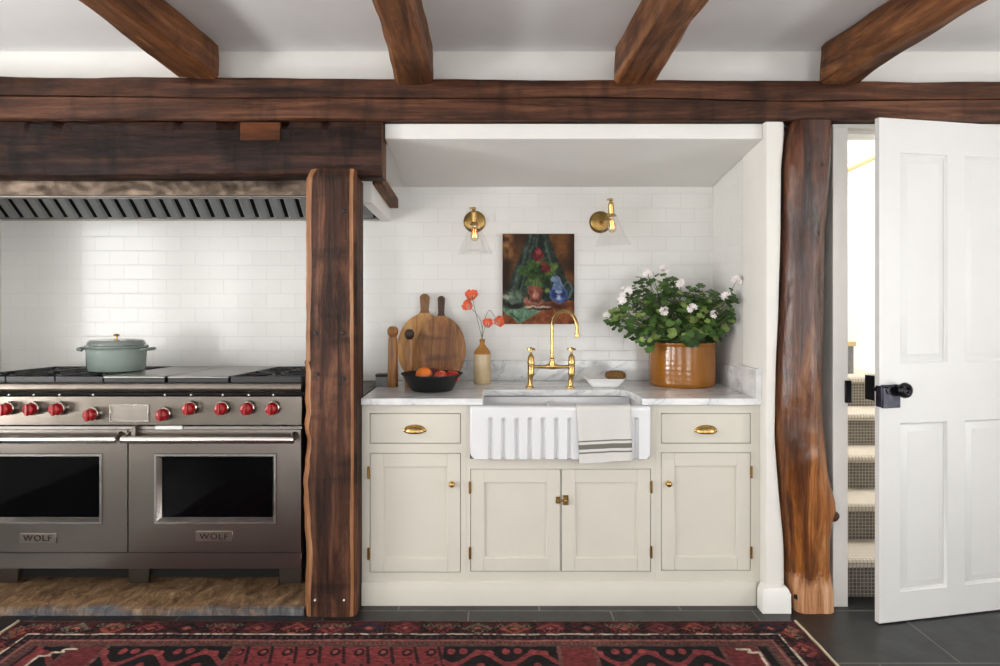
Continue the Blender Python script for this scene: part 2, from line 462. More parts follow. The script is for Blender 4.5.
# ------------------------------------------------------------------ camera
cam = bpy.data.cameras.new('camera'); co = bpy.data.objects.new('camera', cam); C.objects.link(co)
co.location = (0, -CAMD, CAMZ); co.rotation_euler = (R(90), 0, 0)
cam.sensor_width = 36; cam.lens = FPX / 1000 * 36
cam.shift_x = (500 - VX) / 1000; cam.shift_y = -(333 - VY) / 1000
cam.clip_start = 0.05
bpy.context.scene.camera = co

# ------------------------------------------------------------------ room shell
XL, XR, YB, HC = -3.3, 3.4, -5.4, 2.476      # left, right, wall behind the camera, ceiling
def wall_panel(name, axis, at, th, a0, a1, z0, z1, holes, mat, lab):
    """wall with rectangular openings; axis 'x' : plane x=at running along y; 'y' : plane y=at running along x"""
    mb = MB()
    cuts = sorted({a0, a1, *[h[0] for h in holes], *[h[1] for h in holes]})
    for i in range(len(cuts)-1):
        u0, u1 = cuts[i], cuts[i+1]
        spans = [(z0, z1)]
        for h in holes:
            if h[0] <= u0 + 1e-6 and h[1] >= u1 - 1e-6:
                spans = [s for s in ((z0, h[2]), (h[3], z1)) if s[1] > s[0] + 1e-6]
        for s in spans:
            if axis == 'x': mb.box(min(at, at+th), max(at, at+th), u0, u1, s[0], s[1])
            else: mb.box(u0, u1, min(at, at+th), max(at, at+th), s[0], s[1])
    return struct(mb.build(name, mat), lab)
WIN_L = [(-4.6, -3.3, 0.55, 2.2), (-2.4, -1.1, 0.55, 2.2)]
WIN_R = [(-4.6, -3.3, 0.55, 2.2), (-2.7, -1.4, 0.55, 2.2)]
WIN_B = [(-2.6, -1.0, 0.25, 2.2), (0.7, 2.3, 0.25, 2.2)]
wall_panel('wall_left', 'x', XL, -0.15, YB, 0.63, 0, HC, WIN_L, M['wall'], 'white painted left wall of the kitchen')
wall_panel('wall_right', 'x', XR, 0.15, YB, 0.10, 0, HC, WIN_R, M['wall'], 'white painted right wall of the kitchen')
wall_panel('wall_rear', 'y', YB, -0.15, XL, XR, 0, HC, WIN_B, M['wall'], 'white painted wall behind the camera')
mb = MB(); mb.box(XL-0.15, XR+0.15, YB-0.15, 0.75, -0.12, 0.0)
struct(mb.build('floor', M['floor']), 'dark grey slate tile floor')
mb = MB(); mb.box(XL-0.15, XR+0.15, YB-0.15, 0.14, HC, HC+0.12)
struct(mb.build('ceiling', M['ceiling']), 'white ceiling between the wooden joists')
# wall above the long beam, running on to the right of the door
mb = MB()
mb.box(XL, XR, 0.02, 0.14, 2.14, HC)
struct(mb.build('wall_front', M['wall']), 'white wall above the long beam')
mb = MB(); mb.box(-2.70, 1.30, 0.63, 0.75, 0, 2.6)
struct(mb.build('wall_back', M['tile']), 'white subway tiled wall behind range and sink')
mb = MB(); mb.box(XL, -2.68, -0.10, 0.63, 0, 2.14)
struct(mb.build('wall_alcove', M['plaster']), 'white wall closing the range alcove on the left')

mb = MB(); mb.box(2.50, XR, 0.02, 0.14, 0, 2.139); struct(mb.build('wall_doorside', M['wall']), 'white wall to the right of the door')
mb = MB(); mb.box(1.276, 1.4972, 0.105, 0.14, 0, 2.139); struct(mb.build('wall_behind', M['wall']), 'narrow white wall strip behind the log post')
# wall end to the right of the sink niche, softly rounded at the post
secs = []
nzs = 44
def interp(tab, v):
    for (a, b), (c, d) in zip(tab, tab[1:]):
        if v <= c: return b + (d-b) * ((v-a)/(c-a) if c > a else 0)
    return tab[-1][1]
Lt = [(0, 793), (118, 793), (135, 789), (165, 786), (200, 785.5), (240, 785), (280, 784), (300, 783.5), (350, 781), (400, 779), (440, 779), (470, 781), (500, 784), (540, 788), (580, 790), (616, 794)]
for i in range(nzs + 1):
    z = 2.139 * i / nzs
    w = 0.007 * nz(0.3, z*2.2, 1.7) + 0.004 * nz(2.3, z*6, 4.7)
    xe = min(1.285, X(interp(Lt, VY + (CAMZ - z) * FPX / 2.83), 2.85) - 0.004)
    xf = xe - 0.038 + w
    secs.append([(1.183, 0.20, z), (1.183, -0.055, z), (1.187, -0.060, z), (xf, -0.060, z), (xf+0.014, -0.056, z), (xf+0.025, -0.042, z), (xe-0.006, -0.022, z), (xe, 0.0, z), (xe, 0.05, z), (1.275, 0.20, z)])
mb = MB(); mb.loops(secs)
struct(mb.build('wall_pier', M['plaster'], angle=50), 'rounded white plaster wall end beside the log post')
mb = MB(); mb.box(1.183, 1.30, 0.20, 0.63, 0, 2.139)
struct(mb.build('wall_niche', M['tile_side']), 'tiled right side wall of the sink niche')
# soffit over the niche with its fascia
mb = MB()
mb.prism([(-0.03, 2.139), (-0.03, 2.072), (0.629, 1.974), (0.629, 2.139)], 'x', -0.487, 1.182)
mb.prism([(0.046, 2.139), (0.046, 2.061), (0.629, 1.974), (0.629, 2.139)], 'x', -0.60, -0.487)
struct(mb.build('ceiling_niche', M['trim'], bevel=0.004), 'sloping white soffit over the sink niche')

# baseboards
def base_profile(y):   # in (y, z), front at y
    return [(y+0.02, 0), (y, 0), (y, 0.082), (y+0.003, 0.088), (y+0.003, 0.094), (y+0.006, 0.104), (y+0.02, 0.109)]
mb = MB(); mb.prism([(p[0], p[1]) for p in base_profile(-0.011)], 'x', -0.594, 1.161)
struct(mb.build('baseboard_cabinet', M['cab'], bevel=0.001), 'moulded plinth board along the foot of the sink cabinets')
mb = MB()
prof = [(0, 0), (0.022, 0), (0.022, 0.084), (0.017, 0.091), (0.017, 0.096), (0.010, 0.107), (0, 0.112)]
path = [(1.183, -0.021), (1.183, -0.060), (1.262, -0.060), (1.266, 0.028)]
offs = [(-1, 0), (-1, -1), (1, -1), (1, 0)]
secs = [[(p[0] + o[0]*q[0], p[1] + o[1]*q[0], q[1]) for q in prof] for p, o in zip(path, offs)]
mb.loops(secs)
struct(mb.build('baseboard_pier', M['trim']), 'moulded white baseboard around the wall end')

# door frame and stairwell
mb = MB()
mb.box(1.4975, 1.564, -0.02, 0.14, 0, 2.126); mb.box(2.40, 2.50, -0.02, 0.14, 0, 2.126)
mb.box(1.4975, 2.50, -0.02, 0.14, 2.126, 2.14)
mb.box(1.564, 1.572, 0.03, 0.14, 0, 2.106); mb.box(1.564, 2.40, 0.03, 0.14, 2.106, 2.126)
frame_1 = struct(mb.build('trim_1', M['trim'], bevel=0.002), 'white painted frame of the stair door')
mb = MB()
mb.box(1.38, 1.50, 0.14, 1.55, 0, 3.4); mb.box(1.38, 3.4, 1.45, 1.57, 0, 3.4); mb.box(3.3, 3.42, 0.14, 1.45, 0, 3.4)
mb.box(1.50, 3.3, 0.14, 0.20, 2.476, 3.4)
struct(mb.build('wall_stairwell', M['stairpaint']), 'bright white walls of the stairwell')
mb = MB(); mb.box(1.38, 3.42, 0.14, 1.57, -0.12, -0.001)
struct(mb.build('floor_stairwell', M['floor']), 'slate floor under the stairs')
mb = MB()   # ceiling with an open skylight shaft
mb.box(1.38, 1.8, 0.14, 1.57, 3.4, 3.5); mb.box(2.9, 3.42, 0.14, 1.57, 3.4, 3.5); mb.box(1.8, 2.9, 0.14, 0.4, 3.4, 3.5); mb.box(1.8, 2.9, 1.3, 1.57, 3.4, 3.5)
struct(mb.build('ceiling_stairwell', M['stairpaint']), 'white stairwell ceiling with a skylight')

# windows (behind the camera and at the sides): frame with glazing bars
def window(n, axis, at, h):
    mb = MB()
    a0, a1, z0, z1 = h
    def bar(u0, u1, q0, q1):
        if axis == 'x': mb.box(at-0.03, at+0.03, u0, u1, q0, q1, 0.004)
        else: mb.box(u0, u1, at-0.03, at+0.03, q0, q1, 0.004)
    bar(a0, a0+0.05, z0, z1); bar(a1-0.05, a1, z0, z1); bar(a0+0.05, a1-0.05, z0, z0+0.05); bar(a0+0.05, a1-0.05, z1-0.05, z1)
    m = (a0+a1)/2; zc = (z0+z1)/2
    bar(m-0.02, m+0.02, z0+0.05, z1-0.05); bar(a0+0.05, m-0.02, zc-0.02, zc+0.02); bar(m+0.02, a1-0.05, zc-0.02, zc+0.02)
    w = struct(mb.build('window_%d' % n, M['trim']), 'white casement window letting in the daylight')
    g = MB()
    if axis == 'x': g.box(at-0.003, at+0.003, a0+0.05, a1-0.05, z0+0.05, z1-0.05)
    else: g.box(a0+0.05, a1-0.05, at-0.003, at+0.003, z0+0.05, z1-0.05)
    g.build('window_pane', M['glass'], w)
k = 1
for ax, at, hs in (('x', XL-0.08, WIN_L), ('x', XR+0.08, WIN_R), ('y', YB-0.08, WIN_B)):
    for h in hs: window(k, ax, at, h); k += 1

# ------------------------------------------------------------------ timber
def rough_section(cy, cz, w, h, r, seed, t, amp, crack=None, m=5):
    """closed loop of points (a, b) around a rounded rectangle, with noise; a across, b up"""
    pts = []
    cs = [(-w/2, -h/2), (w/2, -h/2), (w/2, h/2), (-w/2, h/2)]
    for k in range(4):
        ax, az = cs[k]; bx, bz = cs[(k+1) % 4]
        L = math.hypot(bx-ax, bz-az)
        for i in range(m):
            f = (r/L) + (1 - 2*r/L) * i/(m-1)
            pts.append([ax + (bx-ax)*f, az + (bz-az)*f, k])
    out = []
    for a, b, k in pts:
        nn = amp * (nz(a*5+seed, b*5+seed*2, t*1.1+seed) + 0.5*nz(a*14+seed, b*14, t*4.5))
        L = math.hypot(a, b) or 1
        a2, b2 = a + a/L*nn, b + b/L*nn
        out.append((a2 + cy, b2 + cz))
    return out

# long beam
secs = []
for i in range(121):
    x = XL + 0.002 + (XR - XL - 0.004) * i/120
    zt = 2.334 - 0.010*(x - (-2.1))/4.2 * 2.2 + 0.004*nz(x*2, 1, 2)
    zb = 2.143 + 0.003*nz(x*3, 7, 2)
    zc = zb + (zt-zb)*0.52 + 0.010*nz(x*1.2, 3, 5) - 0.006*x*0.3
    yf = -0.078
    d = 0.010 + 0.008*nz(x*2.3, 9, 1)
    w = lambda s: 0.004*nz(x*3.3, s, 0.5) + 0.002*nz(x*13, s, 4.5)
    d = max(0.0, 0.012 + 0.014*nz(x*1.7, 9, 1)); cwid = 0.003 + 0.0015*nz(x*5, 4, 4)
    secs.append([(x, 0.018, zb), (x, yf+0.012, zb+w(1)), (x, yf+0.003+w(2), zb+0.007), (x, yf+w(3), zb+0.020), (x, yf+w(4), (zb+zc)/2), (x, yf+w(5), zc-cwid-0.002),
                 (x, yf+d, zc), (x, yf+w(5), zc+cwid), (x, yf-0.002+w(7), (zc+zt)/2), (x, yf+w(8), zt-0.014), (x, yf+0.008, zt-0.003+w(9)), (x, 0.0, zt), (x, 0.018, zt)])
mb = MB(); mb.loops(secs)
tag(mb.build('long_beam', M['beam'], angle=30), 'long dark wooden beam running right across under the ceiling joists', 'beam', kind='thing')

# lintel over the range
lint = thing('hearth_lintel', (-1.6, 0.0, 1.90), 'blackened wooden lintel over the range, resting on the square post', 'beam'); lint['kind'] = 'thing'
secs = []
for i in range(361):
    x = -2.678 + (-0.493 + 2.678) * i/360
    w = lambda s: 0.004*nz(x*3.1, s, 2.5) + 0.003*nz(x*15, s, 3.3)
    zb = 1.900 + 0.004*nz(x*3, 7, 9)
    notch = 0.016 * max(0, min(1, (nz(x*17, 2.2, 8)-0.22)*6))
    secs.append([(x, 0.045, zb), (x, -0.040, zb), (x, -0.058+w(1), zb+0.010), (x, -0.069+w(2), zb+0.036+w(3)*2), (x, -0.073+w(4), zb+0.08), (x, -0.074+w(5), zb+0.14),
                 (x, -0.071+w(6), zb+0.20), (x, -0.066+w(7)+notch, zb+0.226), (x, -0.060+notch*1.6, 2.1385), (x, 0.045, 2.1385)])
mb = MB(); mb.loops(secs)
mb.bm.faces.ensure_lookup_table()
mb.bm.faces[-1].material_index = 1
mb.build('beam_body', [M['lintel'], M['lintel_end']], lint, angle=30)
mb = MB(); mb.box(X(240, 2.82), X(280, 2.82), -0.0785, -0.062, Z(140, 2.82), Z(122, 2.82), 0.002)
p = mb.build('wood_patch', wood('patch_wood', (80,40,18), (112,62,30), (132,80,44), 'x', 0.6, spec=0.2), lint); p['label'] = 'lighter reddish brown patch let into the lintel'

# square post
sp = thing('square_post', (-0.705, -0.035, 0), 'square hewn wooden post standing between the range and the sink cabinet', 'post'); sp['kind'] = 'thing'
mb = MB()
secs = []; NS = 150
for i in range(NS+1):
    z = 1.926 * i/NS
    lx = -0.818 + 0.006*nz(1, z*4, 0.5) - (0.012 if z < 1.1 else 0.0) * max(0, nz(4, z*9, 2.5)) * 2.2
    rx = -0.597
    if z > 1.89: lx += (z-1.89)*0.35
    fy = -0.110 + 0.004*nz(3, z*5, 1.5) + (0.010*((z-1.89)/0.036) if z > 1.89 else 0)
    yb = 0.045 if z < 1.896 else -0.076
    c1 = 0.030 + 0.008*nz(8, z*3, 2.5); c2 = 0.026 + 0.008*nz(12, z*3, 2.5)
    g = lambda s: 0.003*nz(s, z*11, 7.5) + 0.0015*nz(s, z*40, 7.5)
    secs.append([(lx, yb, z), (lx+g(1), fy+0.028, z), (lx+c1*0.5+g(2), fy+0.008, z), (lx+c1, fy+g(3), z), ((lx+rx)/2-0.03, fy-0.002+g(4), z), ((lx+rx)/2+0.03, fy-0.002+g(5), z),
                 (rx-c2+min(0, g(6)), fy+g(6), z), (rx-c2*0.4-0.002, fy+0.006, z), (rx, fy+0.024, z), (rx, yb, z)])
rows = mb.loops(secs)
mb.bm.faces.ensure_lookup_table()
for i in range(NS):
    for j in (1, 2, 6):
        mb.bm.faces[i*10 + j].material_index = 1
mb.build('post_body', [M['post'], M['post_edge']], sp, angle=28)
for (px, py) in ((316, 333), (343, 333), (344, 211), (344, 379), (318, 374)):
    mb = MB(); mb.lathe([(0, 0), (0.008, 0), (0.010, 0.003), (0.006, 0.006), (0, 0.006)], (X(px, 2.79), -0.1105, Z(py, 2.79)), 10, AX_Y)
    mb.build('nail', M['black'], sp)
for (px, py) in ((315, 600), (344, 600)):
    mb = MB(); mb.lathe([(0, 0), (0.005, 0), (0.004, 0.004), (0, 0.005)], (X(px, 2.79), -0.1105, Z(py, 2.79)), 8, AX_Y)
    q = mb.build('nail', M['dish'], sp); q['label'] = 'pale nail head near the foot of the post'

# log post at the right
Rt = [(0, 830), (118, 830.5), (150, 830.5), (200, 829.5), (230, 828), (300, 827.5), (350, 827), (400, 826.5), (440, 828), (470, 831), (490, 835), (505, 839), (517, 840), (526, 836), (545, 833), (580, 833), (616, 833)]
lp = thing('log_post', (1.36, -0.01, 0), 'gnarled varnished tree trunk post standing beside the stair door', 'post'); lp['kind'] = 'thing'
mb = MB(); secs = []; NS = 170; NK = 26
for i in range(NS+1):
    z = 0.001 + 2.140 * i/NS
    py = VY + (CAMZ - z) * FPX / 2.83
    xl, xr = X(interp(Lt, py), 2.85), X(interp(Rt, py), 2.85)
    cx, w = (xl+xr)/2, (xr-xl)/2
    d = 0.082
    sec = []
    sq = 0.5 + 0.5*max(0, min(1, (z-1.6)/0.4))
    for k in range(NK):
        a = 2*PI*k/NK
        c, s = math.cos(a), math.sin(a)
        e = 2.0 + 2.6*max(0, min(1, (z-1.65)/0.35)) + 2.5*max(0, min(1, (0.17-z)/0.1))
        rr = 1.0 / ((abs(c)**e + abs(s)**e) ** (1/e))
        bump = 0.10*nz(c*1.3+3, s*1.3, z*2.6) + 0.05*nz(c*3, s*3+5, z*6) + 0.03*nz(c*7, s*7+5, z*3)
        if abs(c) > 0.85: bump *= 0.2
        kx = math.exp(-((z-0.60)/0.05)**2) * max(0, -s) * max(0, c+0.3)
        # knot low on the front
        kb = 0.16*math.exp(-((z-0.66)/0.05)**2 - ((a-4.9)/0.25)**2)
        sec.append((cx + c*w*rr*(1+bump*0.25), -0.005 + s*d*rr*(1+bump+kb) , z))
    secs.append(sec)
rows = mb.loops(secs)
mb.build('trunk', M['trunk'], lp, angle=60)
mb = MB()
mb.lathe([(0, 0.018), (0.008, 0.02), (0.016, 0.014), (0.022, 0.004), (0.024, -0.01), (0, -0.012)], (X(836, 2.85), -0.035, Z(517, 2.85)), 14, Matrix.Rotation(R(70), 4, 'Y'))
kn = mb.build('knot', M['board_edge'], lp); kn['label'] = 'dark knot sticking out low on the trunk'
for (px, py, r) in ((821, 165, 0.008), (803, 346, 0.012), (797, 598, 0.013)):
    mb = MB(); mb.lathe([(0, 0.0), (r, 0.0), (r*0.9, 0.006), (0, 0.007)], (X(px, 2.83), -0.078 if px > 800 else -0.066, Z(py, 2.82)), 12, AX_Y)
    mb.build('nail_hole', M['void'], lp)

# joists
JS = [(-1.388, -1.199, -1.335, -1.226, 2.318, 'first ceiling joist from the left, above the range'),
      (-0.431, -0.267, -0.385, -0.268, 2.297, 'narrow ceiling joist meeting the long beam above the square post and cutting boards'),
      (0.517, 0.690, 0.560, 0.676, 2.295, 'ceiling joist meeting the long beam above the sink faucet and right sconce'),
      (1.409, 1.585, 1.485, 1.54, 2.293, 'ceiling joist meeting the long beam above the log post')]
for idx, (xa, xb, xc, xd, zb, lab) in enumerate(JS):
    mb = MB(); secs = []
    for i in range(61):
        y = -0.086 - 2.9 * i/60
        t = min(1.0, (-0.086 - y) / 0.62)
        x0 = xa + (xc-xa)*t*0.9; x1 = xb + (xd-xb)*t*0.9
        z0 = zb; z1 = HC - 0.002
        loop = rough_section((x0+x1)/2, (z0+z1)/2, (x1-x0), (z1-z0), 0.016, idx*3.3, y*1.5, 0.012)
        secs.append([(a, y, min(b, HC-0.001)) for a, b in loop])
    mb.loops(secs)
    mb.box(xa*1.045 if xa > 0 else xa+0.008, xb*1.04 if xb < 0 else xb-0.008, -0.088, 0.019, 2.352, HC-0.002, 0.004)
    tag(mb.build('ceiling_joist', M['joist'], angle=32), lab[0:], 'joist', 'ceiling joists', 'thing')

# ------------------------------------------------------------------ hearth slab
mb = MB()
NX, NY = 170, 56
hx0, hx1, hy0, hy1 = -2.679, -0.824, -0.100, 0.628
def hp(u, v):
    x = hx0 + (hx1-hx0)*u; y = hy0 + (hy1-hy0)*v
    z = 0.033 + 0.005*nz(x*7, y*9, 1.0) + 0.003*nz(x*22, y*22, 3.0)
    if v == 0: y += 0.006*nz(x*9, 2, 2); z -= 0.006
    return (x, y, z)
top = mb.grid(hp, NX, NY)
bot = [mb.bm.verts.new((hx0 + (hx1-hx0)*i/NX, hy0 + 0.006*nz((hx0 + (hx1-hx0)*i/NX)*9, 2, 2), 0.0)) for i in range(NX+1)]
for i in range(NX): mb.bm.faces.new((bot[i], bot[i+1], top[i+1][0], top[i][0]))
sb = [mb.bm.verts.new((hx1, hy0 + (hy1-hy0)*j/NY, 0.0)) for j in range(1, NY+1)]
sb = [bot[NX]] + sb
for j in range(NY): mb.bm.faces.new((sb[j], sb[j+1], top[NX][j+1], top[NX][j]))
tag(mb.build('hearth_slab', M['hearth'], angle=60), 'rough brown hearth stone with a grey edge under the range', 'hearth', kind='thing')

# ------------------------------------------------------------------ range hood
hood = thing('range_hood', (-1.65, 0.3, 1.80), 'range hood with hammered metal band and steel baffles above the cooker', 'hood')
mb = MB(); mb.grid(lambda u, v: (-2.66 + 2.04*u, 0.056 + 0.004*nz(u*60, v*3, 0.2) - 0.003*nz(u*21, v*2, 5), 1.836 + 0.080*v), 160, 6)
mb.box(-2.66, -0.62, 0.066, 0.09, 1.836, 1.96)
mb.build('front_band', M['hammered'], hood, angle=180)
mb = MB(); mb.box(-2.66, -0.622, 0.050, 0.080, 1.823, 1.8355, 0.003)
mb.build('lower_lip', M['steel_dark'], hood)
mb = MB()
# baffles on a leaning panel
b0, b1 = Vector((0, 0.55, 1.80)), Vector((0, 0.42, 1.915))
n_b = 26; pitch = 2.03/n_b
for i in range(n_b):
    xa = -2.655 + pitch*i
    pr = [(xa, 0), (xa+pitch*0.74, 0), (xa+pitch*0.74, 0.0), (xa+pitch*0.60, -0.010), (xa+pitch*0.14, -0.010)]
    secs = []
    for t in (0, 1):
        p = b0.lerp(b1, t)
        secs.append([(q[0], p.y + q[1]*0.7, p.z + q[1]*0.7) for q in (pr[0], pr[1], pr[3], pr[4])])
    mb.loops(secs)
mb.build('baffle_filter', M['filter'], hood, angle=30)
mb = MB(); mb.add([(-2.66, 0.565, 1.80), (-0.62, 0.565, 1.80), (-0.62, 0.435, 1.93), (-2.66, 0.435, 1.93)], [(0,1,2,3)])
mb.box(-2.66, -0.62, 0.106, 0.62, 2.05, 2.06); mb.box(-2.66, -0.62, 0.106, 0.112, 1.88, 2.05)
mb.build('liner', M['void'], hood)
mb = MB(); mb.box(-2.655, -0.625, 0.555, 0.629, 1.790, 1.801, 0.002)
mb.build('rear_ledge', M['steel'], hood)
for (x0, x1) in ((-0.618, -0.568), (-2.678, -2.662)):
    mb = MB(); mb.prism([(0.103, 1.81), (0.629, 1.786), (0.629, 1.96), (0.103, 1.96)], 'x', x0, x1)
    q = mb.build('side_panel', M['trim'], hood, bevel=0.002)
mb = MB(); mb.prism([(0.102, 1.895), (0.60, 1.853), (0.60, 1.906), (0.102, 1.945)], 'x', -0.567, -0.520)
q = mb.build('side_rail', M['joist'], hood, bevel=0.004); q['label'] = 'brown wooden rail along the right side of the hood'

# ------------------------------------------------------------------ range
RX0, RX1, RF = -2.361, -0.837, -0.08
rg = thing('range_cooker', ((RX0+RX1)/2, 0.27, 0.041), 'wide stainless steel range with two ovens and red knobs on the hearth', 'cooker')
zz = lambda py: Z(py, 2.82)
mb = MB(); mb.box(RX0+0.004, RX1-0.004, -0.035, 0.60, 0.19, 0.992, 0.003)
mb.build('body', M['steel_dark'], rg)
# bullnose
mb = MB()
pf = [(-0.03, 0.958), (RF-0.004, 0.958), (RF-0.012, 0.963), (RF-0.016, 0.972), (RF-0.016, 0.988), (RF-0.011, 0.997), (RF-0.002, 1.000), (-0.03, 1.000)]
mb.prism(pf, 'x', RX0, RX1)
mb.build('front_bullnose', M['steel_panel'], rg)
# control panel, tilted a touch
mb = MB(); mb.prism([(-0.03, 0.945), (RF-0.003, 0.942), (RF-0.006, 0.818), (-0.03, 0.818)], 'x', RX0, RX1)
mb.build('control_panel', M['steel_panel'], rg, bevel=0.002)
mb = MB(); mb.box(RX0+0.01, RX1-0.01, -0.05, -0.03, 0.94, 0.962)
mb.build('panel_recess', M['void'], rg)
mb = MB(); mb.prism([(-0.03, 0.812), (RF-0.002, 0.812), (RF-0.006, 0.800), (-0.03, 0.800)], 'x', RX0, RX1)
mb.build('vent_strip', M['steel_dark'], rg)
# display
x0, x1, z0, z1 = X(109, 2.81), X(148.5, 2.81), zz(421.5), zz(404)
mb = MB()
for a in ((x0, x1, z0, z0+0.005), (x0, x1, z1-0.005, z1), (x0, x0+0.005, z0+0.005, z1-0.005), (x1-0.005, x1, z0+0.005, z1-0.005)):
    mb.box(a[0], a[1], RF-0.010, RF+0.002, a[2], a[3], 0.001)
dp = mb.build('display_frame', plain('bright_steel', (214,208,200), 0.2, 1.0), rg)
mb = MB(); mb.box(x0+0.005, x1-0.005, RF-0.0065, RF+0.001, z0+0.005, z1-0.005)
mb.build('display_panel', M['steel'], dp)
# knobs
for (px, py) in ((-22, 409.5), (4, 409.5), (29, 409.5), (55, 409.5), (89, 415), (161.5, 415), (188, 409), (220, 409), (246, 409), (271, 409)):
    D = 2.775
    x, z = X(px, D), Z(py, D)
    mb = MB(); mb.lathe([(0, 0.031), (0.024, 0.031), (0.029, 0.027), (0.030, 0.004), (0.033, 0.0), (0, 0.0)], (x, RF-0.001, z), 24, AX_Y)
    bz = mb.build('knob_bezel', M['bright'], rg)
    mb = MB(); mb.lathe([(0, 0.058), (0.017, 0.058), (0.0225, 0.054), (0.025, 0.034), (0.026, 0.0305), (0, 0.0305)], (x, RF-0.001, z), 24, AX_Y)
    mb.box(x-0.007, x+0.007, RF-0.067, RF-0.05, z-0.024, z+0.024, 0.003)
    kb = mb.build('knob', M['red'], bz); kb['label'] = 'red control knob'
    mb = MB(); mb.lathe([(0, 0.006), (0.003, 0.005), (0.0045, 0), (0, 0)], (x, RF-0.016, 0.951), 10, AX_Y); 
    mb.build('indicator', plain('indicator_lens', (226,226,222), 0.3), rg)
mb = MB(); mb.box(X(155, 2.81), X(182, 2.81), RF-0.009, RF-0.004, zz(429), zz(425.5)); mb.build('data_label', M['sticker'], rg)
for px in (250, 270, 288):
    mb = MB(); mb.box(X(px, 2.81), X(px+10, 2.81), RF-0.0068, RF-0.004, zz(426), zz(424.6)); mb.build('vent_slot', M['void'], rg)

def oven_door(x0, x1, wx0, wx1, badge, hx0, hx1):
    z0, z1 = 0.268, 0.797
    wz0, wz1 = zz(518), zz(459)
    b = 0.026
    ox0, ox1, oz0, oz1 = wx0-b, wx1+b, wz0-b, wz1+b
    mb = MB()
    ys = RF-0.004
    # front skin as frame around the window opening plus sides
    xs = [x0, ox0, ox1, x1]; zs = [z0, oz0, oz1, z1]
    for i in range(3):
        for j in range(3):
            if i == 1 and j == 1: continue
            mb.add([(xs[i], ys, zs[j]), (xs[i+1], ys, zs[j]), (xs[i+1], ys, zs[j+1]), (xs[i], ys, zs[j+1])], [(0,1,2,3)])
    bmesh.ops.remove_doubles(mb.bm, verts=mb.bm.verts[:], dist=1e-5)
    mb.add([(x0, ys, z0), (x1, ys, z0), (x1, ys, z1), (x0, ys, z1), (x0, -0.036, z0), (x1, -0.036, z0), (x1, -0.036, z1), (x0, -0.036, z1)],
           [(0,4,5,1), (1,5,6,2), (2,6,7,3), (3,7,4,0), (4,7,6,5)])
    bmesh.ops.remove_doubles(mb.bm, verts=mb.bm.verts[:], dist=1e-5)
    d = mb.build('oven_door', M['steel'], rg)
    # bevelled window surround
    mb = MB()
    y_in = RF + 0.012
    lv = [(ox0, ox1, oz0, oz1, ys), (ox0+0.003, ox1-0.003, oz0+0.003, oz1-0.003, ys-0.006), (ox0+0.012, ox1-0.012, oz0+0.012, oz1-0.012, ys-0.006), (wx0, wx1, wz0, wz1, y_in)]
    secs = [[(a, y, c), (bb, y, c), (bb, y, e), (a, y, e)] for a, bb, c, e, y in lv]
    mb.loops(secs, cap=False)
    mb.build('window_frame', plain('satin_steel', (176,172,168), 0.25, 1.0), d)
    mb = MB(); mb.box(wx0-0.002, wx1+0.002, y_in, y_in+0.006, wz0-0.002, wz1+0.002)
    mb.build('oven_window', M['blackgloss'], d)
    # handle
    hz, hy = 0.7655, Y(2.765)
    mb = MB(); mb.tube([(hx0, hy, hz), (hx0+0.004, hy, hz), (hx1-0.004, hy, hz), (hx1, hy, hz)], [0.013, 0.0165, 0.0165, 0.013], 18)
    h = mb.build('handle', plain('polished_steel', (200,196,190), 0.2, 1.0), d)
    for hx in (hx0+0.012, hx1-0.012):
        mb = MB(); mb.tube([(hx, hy, hz), (hx, hy+0.03, hz+0.003), (hx, RF-0.004, hz+0.010)], [0.014, 0.013, 0.017], 12)
        mb.build('handle_bracket', M['steel'], h)
    # badge with its raised name
    bx0, bx1, bz0, bz1 = badge
    mb = MB(); mb.box(bx0, bx1, ys-0.006, ys, bz0, bz1, 0.0015)
    mb.add([(bx0-0.0, ys-0.0061, bz0)], [])
    bd = mb.build('badge', plain('badge_steel', (150,140,132), 0.3, 1.0), d)
    cu = bpy.data.curves.new('lettering', 'FONT'); cu.body = 'WOLF'; cu.size = 0.036; cu.align_x = 'CENTER'; cu.align_y = 'CENTER'; cu.extrude = 0.0012; cu.space_character = 1.15
    to = bpy.data.objects.new('lettering', cu); C.objects.link(to)
    bpy.context.view_layer.update()
    me = bpy.data.meshes.new_from_object(to.evaluated_get(bpy.context.evaluated_depsgraph_get()))
    bpy.data.objects.remove(to)
    me.materials.clear(); me.materials.append(M['letter'])
    t = bpy.data.objects.new('lettering', me); C.objects.link(t); t.parent = bd
    t.location = Vector(((bx0+bx1)/2, ys-0.0072, (bz0+bz1)/2)) - wloc(bd); t.rotation_euler = (R(90), 0, 0); t.scale = (1.12, 1.0, 1.0)
    t['label'] = 'dark raised letters reading WOLF'
    return d
xm = X(128.5, 2.82)
D2 = 2.816
da = oven_door(RX0+0.004, xm-0.003, X(-14, D2), X(97, D2), (X(20, D2), X(57, D2), zz(542), zz(533)), X(-43, 2.765), X(117, 2.765))
db = oven_door(xm+0.003, RX1-0.004, X(160, D2), X(271, D2), (X(196, D2), X(233, D2), zz(541), zz(530.5)), X(121, 2.765), X(294, 2.765))
mb = MB(); mb.box(X(130, 2.78), X(134, 2.78), RF-0.03, RF-0.004, zz(436), zz(425), 0.001); mb.build('hinge_pin', M['steel'], rg)
